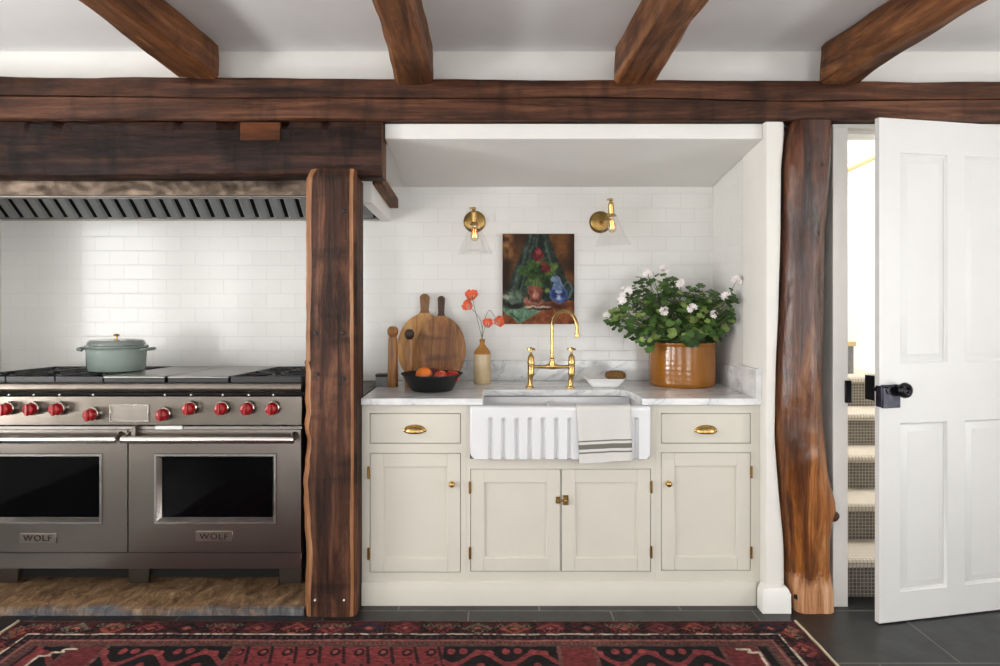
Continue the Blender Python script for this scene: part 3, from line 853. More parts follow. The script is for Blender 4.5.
# kick panel and legs
mb = MB(); mb.box(RX0+0.004, RX1-0.004, -0.072, -0.03, 0.190, 0.262, 0.003); mb.build('kick_panel', M['steel'], rg)
for (a, b) in ((X(125, 3.0), X(148, 3.0)), (X(277, 3.0), X(302, 3.0)), (RX0+0.05, RX0+0.15)):
    for (ya, yb2) in ((0.125, 0.149), (0.48, 0.56)):
        mb = MB(); mb.prism([(a, 0.19), (a+0.004, 0.043), (b-0.012, 0.043), (b, 0.19)], 'y', ya, yb2)
        mb.build('leg', M['steel_dark'], rg, bevel=0.002)
mb = MB(); mb.box(RX0+0.02, RX1-0.02, 0.150, 0.47, 0.060, 0.189); mb.build('underside_shade', M['void'], rg)  # added black block standing in for the shade beneath the range
# cooktop
mb = MB(); mb.box(RX0+0.006, RX1-0.006, -0.06, 0.585, 0.992, 0.998); mb.build('cooktop_tray', M['black'], rg)
mb = MB(); mb.box(RX0+0.002, RX1-0.002, 0.585, 0.60, 0.99, 1.004, 0.002); mb.build('rear_trim', M['steel'], rg)
def grate(x0, x1, y0, y1):
    mb = MB(); zt, t = 1.0262, 0.010
    for (a, b, c, d) in ((x0, x1, y0, y0+t), (x0, x1, y1-t, y1), (x0, x0+t, y0+t, y1-t), (x1-t, x1, y0+t, y1-t)):
        mb.box(a, b, c, d, 0.998, zt, 0.002)
    ym = (y0+y1)/2
    mb.box(x0+t, x1-t, ym-t/2, ym+t/2, 1.004, zt, 0.002)
    for yc in ((y0+ym)/2, (y1+ym)/2):
        xc = (x0+x1)/2
        for k in range(8):
            a = 2*PI*k/8
            rx, ry = (x1-x0)/2-t, (y1-y0)/4-t
            sc = min(rx/abs(math.cos(a)) if abs(math.cos(a)) > 1e-6 else 9, ry/abs(math.sin(a)) if abs(math.sin(a)) > 1e-6 else 9)
            mb.tube([(xc+0.035*math.cos(a), yc+0.035*math.sin(a), zt-0.004), (xc+sc*math.cos(a), yc+sc*math.sin(a), zt-0.004)], 0.005, 6)
    g = mb.build('grate', M['black'], rg)
    for yc in ((y0+ym)/2, (y1+ym)/2):
        mb = MB(); mb.lathe([(0, 0.012), (0.026, 0.012), (0.034, 0.008), (0.036, 0.0), (0, 0)], ((x0+x1)/2, yc, 0.998), 20)
        mb.build('burner', M['black'], rg)
gx = [RX0+0.012, -2.14, -1.925, -1.712]
for i in range(3): grate(gx[i], gx[i+1]-0.004, -0.055, 0.575)
grate(-1.158, -0.846, -0.055, 0.575)
for (a, b, nm) in ((X(104, 2.85), X(166, 2.85), 'charbroiler_cover'), (X(168, 2.85), X(229.5, 2.85), 'griddle')):
    mb = MB(); mb.box(a, b, -0.058, 0.578, 1.018, 1.0265, 0.002); g = mb.build(nm, plain('worn_griddle_steel', (150,147,143), 0.35, 1.0, var=0.12), rg)
    mb = MB(); mb.box(a+0.003, b-0.003, -0.056, -0.040, 0.998, 1.0178, 0.001); mb.build('griddle_front', M['black'], g)

# the cooktop falls slightly towards the wall
for o in [k for k in bpy.data.objects if k.type == 'MESH' and k.name.split('.')[0] in ('grate', 'burner', 'griddle', 'charbroiler_cover', 'rear_trim')]:
    off = wloc(o)
    for v in o.data.vertices:
        v.co.z -= 0.021*max(0, min(1, (v.co.y+off.y+0.055)/0.64))*(1 if o.name.startswith(('grate', 'gr', 'ch')) else 0.9) if v.co.z + off.z > 1.0 else 0
# ------------------------------------------------------------------ dutch oven pot
PD = 3.12
pot = thing('casserole_pot', (X(116.5, PD), Y(PD), 1.0187), 'sage green enamelled casserole with lid on the left burners', 'pot')
px, py_, pz = pot.location
mb = MB()
mb.lathe([(0, 0.002), (0.112, 0.0), (0.126, 0.006), (0.131, 0.02), (0.137, 0.10), (0.139, 0.108), (0.142, 0.112), (0.134, 0.113), (0.128, 0.02), (0, 0.012)], (px, py_, pz), 48, sy=0.78)
mb.build('pot_body', M['pot'], pot)
mb = MB()
mb.lathe([(0, 0.111), (0.143, 0.113), (0.146, 0.117), (0.143, 0.124), (0.132, 0.128), (0.128, 0.142), (0.119, 0.150), (0.07, 0.155), (0, 0.156)], (px, py_, pz), 48, sy=0.78)
lid = mb.build('lid', M['potlid'], pot)
mb = MB(); mb.lathe([(0.006, 0.155), (0.005, 0.166), (0.013, 0.170), (0.014, 0.175), (0.008, 0.179), (0, 0.180)], (px, py_, pz), 16); mb.build('lid_knob', M['brass'], lid)
for s in (-1, 1):
    mb = MB()
    pts = [(px+s*0.138, py_-0.045, pz+0.104), (px+s*0.158, py_-0.04, pz+0.107), (px+s*0.172, py_-0.022, pz+0.108), (px+s*0.176, py_, pz+0.108), (px+s*0.172, py_+0.022, pz+0.108), (px+s*0.158, py_+0.04, pz+0.107), (px+s*0.138, py_+0.045, pz+0.104)]
    mb.tube(pts, 0.0075, 8); mb.build('handle', M['potlid'], pot)

# ------------------------------------------------------------------ side filler by the post
mb = MB(); mb.box(-0.828, -0.600, 0.06, 0.615, 0.0, 0.925, 0.003)
tag(mb.build('side_cupboard', M['sidewood']), 'narrow dark wooden side cabinet squeezed between range and marble counter', 'cabinet')

# ------------------------------------------------------------------ cabinets
def cz(py): return CAMZ - (py - VY) / 224.14
def cx(px): return (px - VX) / 224.14
def shaker(x0, x1, z0, z1, y=0.0, st=0.058, th=0.02, rec=0.009):
    mb = MB()
    ix0, ix1, iz0, iz1 = x0+st, x1-st, z0+st, z1-st
    mb.box(x0, ix0, y, y+th, z0, z1, 0.0012); mb.box(ix1, x1, y, y+th, z0, z1, 0.0012)
    mb.box(ix0, ix1, y, y+th, z0, iz0, 0.0012); mb.box(ix0, ix1, y, y+th, iz1, z1, 0.0012)
    mb.box(ix0-0.001, ix1+0.001, y+rec, y+th-0.001, iz0-0.001, iz1+0.001)
    # small bead round the panel
    b = 0.005
    lv = [(0, y+0.0015), (b, y+0.004), (b, y+rec)]
    secs = [[(ix0+d, yy, iz0+d), (ix1-d, yy, iz0+d), (ix1-d, yy, iz1-d), (ix0+d, yy, iz1-d)] for d, yy in lv]
    mb.loops(secs, cap=False)
    return mb
def hinge(parent, x, z):
    mb = MB(); mb.tube([(x, -0.004, z-0.026), (x, -0.004, z+0.026)], 0.0048, 10)
    mb.lathe([(0, 0.004), (0.004, 0.002), (0.004, 0)], (x, -0.004, z+0.026), 8); mb.box(x-0.006, x+0.006, -0.0015, 0.001, z-0.024, z+0.024)
    mb.build('hinge', M['brass'], parent)
def round_knob(parent, x, z):
    mb = MB(); mb.lathe([(0, 0.030), (0.007, 0.029), (0.012, 0.025), (0.0135, 0.020), (0.011, 0.014), (0.006, 0.009), (0.006, 0.004), (0.012, 0.002), (0.012, 0), (0, 0)], (x, 0.0, z), 20, AX_Y)
    return mb.build('knob', M['brass'], parent)
def cup_pull(parent, x, z):
    mb = MB(); a, h, d = 0.043, 0.027, 0.024
    z0 = z - 0.013
    def fn(u, v):
        th = PI*u; ps = (PI/2 + 0.25)*v
        return (x + a*math.cos(th), -0.001 - d*math.sin(th)**0.8*math.sin(ps), z0 + h*math.sin(th)**0.7*math.cos(ps))
    mb.grid(fn, 24, 10)
    bmesh.ops.remove_doubles(mb.bm, verts=mb.bm.verts[:], dist=1e-6)
    secs = []
    for rr in (1.0, 1.14):
        secs.append([(x + a*rr*math.cos(PI*k/20), -0.002, z0 + (h*math.sin(PI*k/20)**0.7)*rr) for k in range(21)])
    for k in range(20):
        mb.add([secs[0][k], secs[0][k+1], secs[1][k+1], secs[1][k]], [(0,1,2,3)])
    for s in (-1, 1):
        mb.lathe([(0, 0.004), (0.005, 0.003), (0.006, 0), (0, 0)], (x+s*a*1.07, -0.001, z0+0.004), 10, AX_Y)
    o = mb.build('cup_pull', M['brass'], parent, recalc=True)
    md = o.modifiers.new('thick', 'SOLIDIFY'); md.thickness = 0.0018; md.offset = 0
    return o
def cabinet(name, x0, x1, openings, label, ztop=0.892, notch=None):
    root = thing(name, ((x0+x1)/2, 0.3, 0), label, 'cabinet', 'cream cabinets along the sink wall')
    mb = MB()
    mb.box(x0, x0+0.018, 0.022, 0.60, 0.0, ztop if notch is None else 0.65); mb.box(x1-0.018, x1, 0.022, 0.60, 0.0, ztop if notch is None else 0.65)
    mb.box(x0+0.018, x1-0.018, 0.58, 0.60, 0.0, 0.65); mb.box(x0+0.018, x1-0.018, 0.022, 0.58, 0.10, 0.118)
    mb.build('carcass', M['cab'], root)
    nn = [notch] if notch else []
    xs = sorted({x0, x1, *[n_[0] for n_ in nn], *[n_[1] for n_ in nn], *[o[0] for o in openings], *[o[1] for o in openings]}); zs = sorted({0.0, ztop, *[n_[2] for n_ in nn], *[o[2] for o in openings], *[o[3] for o in openings]})
    mb = MB()
    for i in range(len(xs)-1):
        run = None
        for j in range(len(zs)-1):
            mx, mz = (xs[i]+xs[i+1])/2, (zs[j]+zs[j+1])/2
            inside = any(o[0] < mx < o[1] and o[2] < mz < o[3] for o in openings)
            if notch and notch[0] < mx < notch[1] and notch[2] < mz: inside = True
            if inside:
                if run: mb.box(xs[i], xs[i+1], 0.0, 0.021, run[0], run[1]); run = None
            else:
                run = (run[0] if run else zs[j], zs[j+1])
        if run: mb.box(xs[i], xs[i+1], 0.0, 0.021, run[0], run[1])
    bmesh.ops.remove_doubles(mb.bm, verts=mb.bm.verts[:], dist=1e-5)
    mb.build('face_frame', M['cab'], root)
    mb = MB(); 
    for o in openings: mb.box(o[0]-0.002, o[1]+0.002, 0.0235, 0.026, o[2]-0.002, o[3]+0.002)
    mb.build('dark_gap', M['void'], root)
    return root
G = 0.0026
# left cabinet
dz = (cz(443.6), cz(413.2)); oz = (cz(572.5), cz(453))
XA, XB, XC, XD = -0.594, cx(466), cx(656), 1.1815
def gapd(x0, x1, z0, z1): return (x0+G, x1-G, z0+G, z1-G)
def drawer_front(root, x0, x1, z0, z1):
    a = gapd(x0, x1, z0, z1)
    mb = MB(); mb.box(a[0], a[1], 0.0, 0.022, a[2], a[3], 0.0015)
    d = mb.build('drawer', M['cab'], root)
    return d
def door_front(root, x0, x1, z0, z1):
    a = gapd(x0, x1, z0, z1)
    return shaker(*a).build('door', M['cab'], root)
o1 = (cx(369.7), cx(461), *dz); o2 = (cx(369.7), cx(460.2), *oz)
o1 = (o2[0], cx(460.8), dz[0], dz[1]); o2 = (o2[0], cx(460.8), *oz)
cl = cabinet('base_cabinet', XA, XB, [o1, o2], 'cream base cabinet left of the sink with cup pull drawer')
d = drawer_front(cl, *o1); cup_pull(d, cx(414.7), cz(428.5))
d = door_front(cl, *o2); round_knob(d, cx(452), cz(483.5)); hinge(d, cx(368.6), cz(472.6)); hinge(d, cx(368.6), cz(553.6))
o3 = (cx(661), cx(750.7), *dz); o4 = (cx(661), cx(750.7), cz(570.6), cz(452.4))
cr = cabinet('base_cabinet', XC, XD, [o3, o4], 'cream base cabinet right of the sink beside the white wall end')
d = drawer_front(cr, *o3); cup_pull(d, cx(705.7), cz(428.8))
d = door_front(cr, *o4); round_knob(d, cx(668), cz(483)); hinge(d, cx(751.4), cz(472)); hinge(d, cx(751.4), cz(552.5))
ztop_s = 0.652
m0, m1, m2, m3 = cx(470.3), cx(560.6), cx(561.2), cx(651)
o5 = (m0, m1, cz(571.7), cz(468.8)); o6 = (m2, m3, cz(571.7), cz(468.8))
cs = cabinet('sink_cabinet', XB+0.0005, XC-0.0005, [o5, o6], 'cream double door cabinet under the fluted white sink', notch=(-0.1115, 0.6855, ztop_s))
d = door_front(cs, *o5); hinge(d, m0-0.001, cz(487.5)); hinge(d, m0-0.001, cz(553))
d = door_front(cs, *o6); hinge(d, m3+0.001, cz(487)); hinge(d, m3+0.001, cz(552))
mb = MB(); mb.box(cx(563.0), cx(568.4), -0.004, 0.0, cz(505), cz(495), 0.001); mb.box(cx(555.8), cx(560.2), -0.004, 0.0, cz(503.5), cz(496.5), 0.001)
lt = mb.build('latch', M['brass_plate'], d)
mb = MB(); mb.lathe([(0, 0.022), (0.006, 0.021), (0.009, 0.016), (0.005, 0.010), (0.005, 0), (0, 0)], (cx(565), -0.004, cz(500)), 16, AX_Y); mb.box(cx(556.5), cx(565), -0.009, -0.005, cz(501), cz(499)); mb.build('latch_knob', M['brass'], lt)

# ------------------------------------------------------------------ counter
ct = thing('marble_counter', (0.29, 0.3, 0.894), 'white marble worktop with low upstand around the sink', 'worktop')
poly = [(-0.594, -0.024), (-0.054, -0.024), (-0.054, 0.240), (-0.046, 0.251), (-0.036, 0.255), (0.575, 0.255), (0.600, 0.250), (0.622, 0.236), (0.634, 0.212), (0.640, 0.18), (0.652, -0.024), (1.182, -0.024), (1.182, 0.612), (-0.594, 0.612)]
mb = MB(); mb.prism(poly, 'z', 0.8945, 0.924)
mb.build('worktop_slab', M['marble'], ct, bevel=0.0025)
mb = MB(); mb.box(-0.56, 1.170, 0.613, 0.629, 0.9242, 1.034, 0.0015); mb.build('backsplash', M['marble'], ct)
mb = MB(); mb.box(1.171, 1.182, 0.20, 0.629, 0.9242, 1.034, 0.001); mb.build('side_upstand', M['marble'], ct)
mb = MB(); mb.box(1.155, 1.182, -0.022, 0.199, 0.9242, 1.052, 0.0015); q = mb.build('end_block', M['marble'], ct); q['label'] = 'thicker marble block at the right end of the counter'

# ------------------------------------------------------------------ sink
sk = thing('farmhouse_sink', (0.287, 0.1, 0.655), 'white ceramic double farmhouse sink with fluted apron front', 'sink')
mb = MB()
SX0, SX1, SZ0, SZ1 = -0.110, 0.684, 0.658, 0.8925
fl = [X(p, 2.85) for p in (490.6, 503.6, 516.8, 530, 543.3, 556.5, 569.7, 583, 596.3, 609.5, 622.8, 636)]
NXA, NZA = 330, 60
def apron(u, v):
    x = SX0 + (SX1-SX0)*u; z = SZ0 + (SZ1-SZ0)*v
    y = -0.050
    zt = 0.842
    for c in fl:
        dx = abs(x-c)
        hw = 0.0115
        if dx < hw and z < zt:
            prof = math.sqrt(1-(dx/hw)**2)
            e = min(1.0, (zt-z)/0.012)
            y += 0.017*prof*math.sqrt(max(0, e))
    # rounded rim and corners
    e = SZ1-z
    if e < 0.012: y += 0.012 - math.sqrt(max(0, 0.012**2-(0.012-e)**2))
    r = 0.04
    for s, xe in ((1, SX0), (-1, SX1)):
        dx = (x-xe)*s; dzz = z-SZ0
        if dx < r and dzz < r:
            q = math.hypot(r-dx, r-dzz)
            if q > r:
                k = r/q
                x = xe + s*(r-(r-dx)*k); z = SZ0 + r-(r-dzz)*k
        dx = (x-xe)*s
        if dx < 0.01: y += 0.010 - math.sqrt(max(0, 0.01**2-(0.01-dx)**2))
    if v == 0: y += 0.006
    return (x, y, z)
g = mb.grid(apron, NXA, NZA)
edge = [g[i][0] for i in range(NXA+1)] + [g[NXA][j] for j in range(1, NZA+1)] + [g[i][NZA] for i in range(NXA-1, -1, -1)] + [g[0][j] for j in range(NZA-1, 0, -1)]
back = [mb.bm.verts.new((v.co.x, -0.015, v.co.z)) for v in edge]
for i in range(len(edge)):
    j = (i+1) % len(edge)
    mb.bm.faces.new((edge[i], edge[j], back[j], back[i]))
mb.build('apron', M['porcelain'], sk, angle=50)
mb = MB()
bt = 0.700
mb.box(SX0+0.004, -0.062, -0.0145, 0.285, bt, 0.8905, 0.004, 2); mb.box(0.655, SX1-0.004, -0.0145, 0.285, bt, 0.8905, 0.004, 2)
mb.box(-0.062, 0.655, 0.257, 0.285, bt, 0.8905, 0.004, 2)
mb.box(-0.062, 0.655, -0.0145, 0.2565, 0.662, bt)
mb.box(-0.062, 0.655, -0.0145, -0.006, bt, 0.8905, 0.003, 2)
mb.prism([(0.250, bt), (0.254, 0.866), (0.258, 0.872), (0.276, 0.872), (0.280, 0.866), (0.284, bt)], 'y', -0.006, 0.257)
mb.build('basin', M['porcelain'], sk)
for xc in (0.09, 0.47):
    mb = MB(); mb.lathe([(0, 0.001), (0.02, 0.002), (0.038, 0.004), (0.042, 0.002), (0.042, 0)], (xc, 0.14, bt+0.0005), 24); mb.build('drain', M['brass'], sk)

# towel over the rim
TX0, TX1 = X(576.5, 2.84), X(631, 2.84)
prof = []
for i in range(12): prof.append((-0.0005, 0.74 + 0.145*i/11))
for k in range(1, 9):
    a = PI*k/9; prof.append((-0.028 + 0.0285*math.cos(a) , 0.889 + 0.0085*math.sin(a)+0.0))
LZ = 0.6455
for i in range(40): prof.append((-0.0565, 0.887 - (0.887-LZ)*i/39))
NT_ = len(prof); NU = 36
me_cols = []
mb = MB()
verts = []
L_front0 = 20
def towel_pt(u, i):
    y, z = prof[i]
    x = TX0 + (TX1-TX0)*u
    if i >= L_front0:
        t = (i-L_front0)/(NT_-1-L_front0)
        x += 0.010*t*(1-u)*1.2 + 0.004*t*u
        y -= 0.0015 + t*(0.004 + 0.004*math.sin(u*7+0.6) + 0.0025*math.sin(u*15+1))
        z += 0.009*t*(u) * (1 if t > 0.2 else t/0.2) - 0.003*t*math.sin(u*5)
    elif i < 12:
        y += 0.004
    return (x, y, z)
gg = mb.grid(lambda u, v: towel_pt(u, round(v*(NT_-1))), NU, NT_-1)
stripe = []
tw = mb.build('tea_towel', vcol('linen', 0.9, 0.5, 900, sheen=0.2), angle=180, recalc=False)
cb = tw.data.color_attributes.new('Col', 'FLOAT_COLOR', 'POINT')
cols = []
for i in range(NU+1):
    for j in range(NT_):
        t = (j-L_front0)/(NT_-1-L_front0)
        c = (205,203,198)
        cols.append(lin(c))
# stripes need sharper edges than the grid: painted by the weave material along z instead
for k_, c in enumerate(cols): cb.data[k_].color = c
def towel_mat():
    t = NT('striped_linen')
    tc = t.n('TexCoord'); sp_ = t.n('SeparateXYZ'); t.l(tc, 'Object', sp_, 'Vector')
    ad = t.n('Math', operation='MULTIPLY_ADD'); t.l(sp_, 'X', ad, 0); ad.inputs[1].default_value = -0.040; t.l(sp_, 'Z', ad, 2)
    zc = lambda p: Z(p, 2.835)-0.040*0.36
    mr = t.n('MapRange'); t.l(ad, 0, mr, 'Value'); mr.inputs['From Min'].default_value = zc(470); mr.inputs['From Max'].default_value = zc(430)
    f = lambda p: (470-p)/40.0
    base, dk = lin((212,210,205)), lin((112,110,100))
    st = [(0.0, base)]
    for a, b in ((454.2, 452.6), (449.9, 445.0), (442.6, 441.2)):
        st += [(f(a), dk), (f(b), base)]
    r = t.ramp(mr, 0, st, 'CONSTANT')
    n = t.noise(t.coords((1,1,1)), 500, 2); r2 = t.ramp(n, 'Fac', [(0.3, (0.93,0.93,0.93,1)), (0.7, (1,1,1,1))])
    m = t.mix(r.outputs['Color'], r2.outputs['Color'], 1.0, 'MULTIPLY'); t.t.links.new(m.outputs[2], t.b.inputs['Base Color'])
    t.set(Roughness=0.95); t.bump(n, 'Fac', 0.4, 0.002)
    return t.m
tw.data.materials.clear(); tw.data.materials.append(towel_mat())
md = tw.modifiers.new('thick', 'SOLIDIFY'); md.thickness = 0.005; md.offset = 0.0
tag(tw, 'pale linen tea towel with grey stripes hung over the sink front', 'towel')

# ------------------------------------------------------------------ faucet
FD = 3.235
fc = thing('bridge_faucet', (X(551, FD), Y(FD), 0.924), 'brass bridge faucet with tall swan neck behind the sink', 'faucet')
fy = Y(FD)
xl, xr, xc = X(531, FD), X(571.5, FD), X(552, FD)
fz = lambda py: Z(py, FD)
for xv, nm in ((xl, 0), (xr, 1)):
    s = -1 if nm == 0 else -0.4
    mb = MB()
    pts = [(xv-0.006, fy-0.0, 0.9245), (xv-0.006, fy, 0.930), (xv-0.005, fy, 0.934), (xv-0.004, fy, 0.955), (xv-0.001, fy, 0.985), (xv, fy, fz(374))]
    mb.tube(pts, [0.021, 0.021, 0.013, 0.0115, 0.0135, 0.0165], 16)
    mb.build('leg', M['brass'], fc)
    mb = MB()
    mb.lathe([(0, fz(376)), (0.015, fz(376)), (0.018, fz(374)), (0.0165, fz(372)), (0.017, fz(364)), (0.019, fz(362)), (0.0165, fz(360.5)), (0.0155, fz(357)), (0.010, fz(355)), (0.006, fz(353.8)), (0.005, fz(350.5)), (0, fz(350.5))], (xv, fy, 0), 18)
    mb.build('valve_body', M['brass'], fc)
    mb = MB()
    hz = fz(349.5)
    mb.lathe([(0, hz+0.012), (0.005, hz+0.011), (0.008, hz+0.005), (0.008, hz-0.006), (0, hz-0.008)], (xv, fy, 0), 12)
    for k in range(4):
        a = PI/4 + PI/2*k + 0.25
        e = (xv+0.021*math.cos(a), fy+0.021*math.sin(a), hz+0.002)
        mb.tube([(xv, fy, hz), (xv+0.012*math.cos(a), fy+0.012*math.sin(a), hz+0.001), e], [0.004, 0.0035, 0.006], 8)
    mb.build('cross_handle', M['brass'], fc)
mb = MB()
bzv = fz(366.5)
mb.tube([(xl, fy, bzv), (xl+0.03, fy, bzv-0.001), (xc-0.035, fy, bzv-0.002), (xc-0.012, fy, bzv+0.001), (xc, fy, bzv+0.002), (xc+0.012, fy, bzv+0.001), (xc+0.035, fy, bzv-0.002), (xr-0.03, fy, bzv-0.001), (xr, fy, bzv)],
        [0.010, 0.0085, 0.0095, 0.015, 0.017, 0.015, 0.0095, 0.0085, 0.010], 14)
mb.lathe([(0.017, bzv), (0.0155, bzv+0.018), (0.012, bzv+0.030), (0.0135, bzv+0.034), (0.012, bzv+0.040), (0.009, bzv+0.044)], (xc, fy, 0), 16)
mb.build('bridge', M['brass'], fc)
mb = MB()
z_t = fz(309) - 0.009
ex, ey = X(577, 3.12), Y(3.12)
rad = math.hypot(ex-xc, ey-fy)/2
ux, uy = (ex-xc)/(2*rad), (ey-fy)/(2*rad)
pts = [(xc, fy, bzv+0.03), (xc, fy, z_t-rad-0.02)]
for k in range(0, 25):
    a = PI - PI*k/24
    dd = rad + rad*math.cos(a)
    pts.append((xc+ux*dd, fy+uy*dd, z_t-rad+rad*math.sin(a)))
pts.append((ex, ey, Z(336, 3.12)))
mb.tube(pts, 0.0088, 14)
mb.lathe([(0.0088, 0.022), (0.0115, 0.020), (0.0115, 0.002), (0.008, 0), (0, 0)], (ex, ey, Z(337.5, 3.12)), 14)
mb.build('spout', M['brass'], fc)

# ------------------------------------------------------------------ things on the counter
CT = 0.9243
# soap dish and sponge
SD = 3.27
dx, dy = X(604.5, SD), Y(SD)
mb = MB()
def rrect(w, d, r, z, n=6):
    out = []
    for (sx, sy, a0) in ((1,1,0), (-1,1,90), (-1,-1,180), (1,-1,270)):
        for k in range(n+1):
            a = R(a0 + 90*k/n); out.append((dx + sx*(w-r) + r*math.cos(a), dy + sy*(d-r) + r*math.sin(a), z))
    return out
mb.loops([rrect(0.066, 0.030, 0.015, CT), rrect(0.072, 0.034, 0.017, CT+0.006), rrect(0.105, 0.053, 0.02, CT+0.043), rrect(0.110, 0.056, 0.02, CT+0.045), rrect(0.103, 0.050, 0.02, CT+0.042), rrect(0.070, 0.032, 0.015, CT+0.012), rrect(0.03, 0.012, 0.01, CT+0.010)])
tag(mb.build('soap_dish', M['dish'], angle=60), 'shallow white ceramic dish beside the brass faucet', 'dish')
b = bmesh.new(); bmesh.ops.create_icosphere(b, subdivisions=4, radius=1)
for v in b.verts:
    c = v.co
    e = lambda a: math.copysign(abs(a)**0.72, a)
    k = 1 + 0.10*nz(c.x*2.5, c.y*2.5, c.z*2.5) + 0.05*nz(c.x*9, c.y*9, c.z*9)
    v.co = Vector((e(c.x)*0.050*k, e(c.y)*0.030*k, e(c.z)*0.0235*k))
mb = MB(); mb.merge(b, 0, Matrix.Translation((X(615.5, SD), dy, CT+0.046+0.012)))
tag(mb.build('sponge', M['sponge'], angle=180), 'brown knobbly sponge lying on the white dish', 'sponge')

# vase and poppies
VD = 3.385
vx, vy = X(482.3, VD), Y(VD)
vs = thing('stoneware_bottle', (vx, vy, CT), 'tall two tone stoneware bottle used as a poppy vase', 'vase')
H = Z(339, VD) - CT
mb = MB(); mb.lathe([(0, 0.012), (0.030, 0.010), (0.036, 0.0), (0.042, 0.0), (0.0445, 0.004), (0.0445, H*0.655), (0.0436, H*0.668)], (vx, vy, CT), 36)
mb.build('bottle_body', M['glaze_lo'], vs)
mb = MB(); mb.lathe([(0.0438, H*0.665), (0.041, H*0.72), (0.030, H*0.79), (0.019, H*0.84), (0.0125, H*0.89), (0.012, H*0.93), (0.0145, H*0.95), (0.015, H*0.985), (0.012, H), (0.009, H*0.985), (0.0085, H*0.9), (0.011, H*0.84), (0.02, H*0.78)], (vx, vy, CT), 36)
mb.build('bottle_shoulder', M['glaze_hi'], vs)
def poppy(px, py, D, rad, ctrl, tilt, lab, k):
    tip = Vector((X(px, D), Y(D), Z(py, D)))
    p0 = Vector((vx + random.uniform(-.004,.004), vy + random.uniform(-.004,.004), CT+H*0.86))
    base = Vector((vx, vy, CT+H*0.86))
    root = thing('poppy', p0, lab, 'flower', 'poppies in the stoneware bottle')
    pts = [p0, Vector((vx+(p0.x-vx), vy+(p0.y-vy), CT+H*1.0))] + [Vector((X(a, D2_), Y(D2_), Z(b_, D2_))) for a, b_, D2_ in ctrl] + [tip]
    # smooth polyline (Catmull-Rom)
    sm = []
    q = [pts[0]] + pts + [pts[-1]]
    for i in range(1, len(q)-2):
        for s in range(8):
            t = s/8
            a, b_, c, d_ = q[i-1], q[i], q[i+1], q[i+2]
            sm.append(0.5*((2*b_) + (c-a)*t + (2*a-5*b_+4*c-d_)*t*t + (3*b_-a-3*c+d_)*t**3))
    sm.append(tip)
    mb = MB(); mb.tube(sm, 0.0014, 6); mb.build('stem', M['stem'], root)
    mb = MB()
    Mx = Matrix.Translation(tip) @ Matrix.Rotation(R(tilt[1]), 4, 'Y') @ Matrix.Rotation(R(tilt[0]), 4, 'X')
    for m in range(6):
        a0 = 2*PI*m/6 + k; lay = 0.85 if m % 2 else 1.0
        b = bmesh.new(); rows = []
        for i in range(7):
            t = i/6; row = []
            for j in range(7):
                s = (j/6-0.5)
                rr = rad*lay*t*(1+0.10*math.sin(j*2.1+m*3))
                wd = 1.35*math.sin(min(1, t*1.2)*PI/2)
                ang = a0 + s*wd
                z = rad*(0.75*t*t - 0.12) + 0.10*rad*math.sin(j*2.6+m)*t
                rr2 = rr*(1-0.25*t*t)
                row.append(b.verts.new((rr2*math.cos(ang), rr2*math.sin(ang), z)))
            rows.append(row)
        for i in range(6):
            for j in range(6): b.faces.new((rows[i][j], rows[i+1][j], rows[i+1][j+1], rows[i][j+1]))
        mb.merge(b, 0, Mx)
    pt = mb.build('petals', M['petal'], root, recalc=False, angle=180)
    mb = MB(); mb.lathe([(0, rad*0.12), (rad*0.12, rad*0.10), (rad*0.12, rad*0.02), (rad*0.1, -rad*0.08), (0, -rad*0.1)], (0,0,0), 10, Mx)
    mb.build('seed_head', plain('seed_head', (196,150,60), 0.8, var=0.3, scale=90), pt)
    return root
poppy(472.2, 297.5, 3.36, 0.046, [(477, 318, 3.37)], (50, -14), 'highest orange red poppy of the bottle, facing the room', 0.2)
poppy(468.2, 306.5, 3.27, 0.038, [(481, 322, 3.36), (474, 311, 3.29)], (70, -30), 'orange poppy tucked just below the highest bloom', 1.1)
poppy(487.3, 324.5, 3.33, 0.037, [(484.5, 328, 3.35)], (60, 15), 'short orange poppy just above the mouth of the bottle', 0.7)
poppy(498.0, 322.5, 3.36, 0.039, [(483, 325, 3.37), (488.7, 310.5, 3.37), (493.5, 315, 3.365)], (65, 45), 'orange poppy on an arching stem in front of the painting', 2.0)

# fruit bowl
BD = 3.15
bx, by = X(432, BD), Y(BD)
mb = MB()
mb.lathe([(0, 0.002), (0.08, 0.0), (0.096, 0.001), (0.103, 0.008), (0.143, 0.074), (0.151, 0.079), (0.150, 0.082), (0.141, 0.078), (0.098, 0.012), (0.06, 0.008), (0, 0.008)], (bx, by, CT), 44)
tag(mb.build('fruit_bowl', M['black']), 'shallow black bowl holding fruit in front of the cutting boards', 'bowl')
def fruit(name, px, py, D, r, mat, lab, cat, squash=0.9, stem=True):
    c = Vector((X(px, D), Y(D), Z(py, D)))
    root = thing(name, (c.x, c.y, c.z - r*squash), lab, cat, 'fruit in the black bowl')
    mb = MB(); prof = []
    for i in range(15):
        a = -PI/2 + PI*i/14
        rr = r*math.cos(a)*(1+0.06*math.sin(a)); z = r*squash*math.sin(a)
        if i == 14: rr = 0; z -= r*0.18
        elif i == 13: z -= r*0.05
        prof.append((max(rr, 0), z))
    mb.lathe(prof, c, 24, Matrix.Rotation(R(random.uniform(-25, 25)), 4, 'X') @ Matrix.Rotation(R(random.uniform(-25, 25)), 4, 'Y'))
    mb.build('skin', mat, root, angle=180)
    if stem:
        mb = MB(); mb.tube([(c.x, c.y, c.z+r*squash*0.72), (c.x+0.003, c.y, c.z+r*squash*1.05)], [0.0016, 0.002], 6); mb.build('stalk', M['board_edge'], root)
    return root
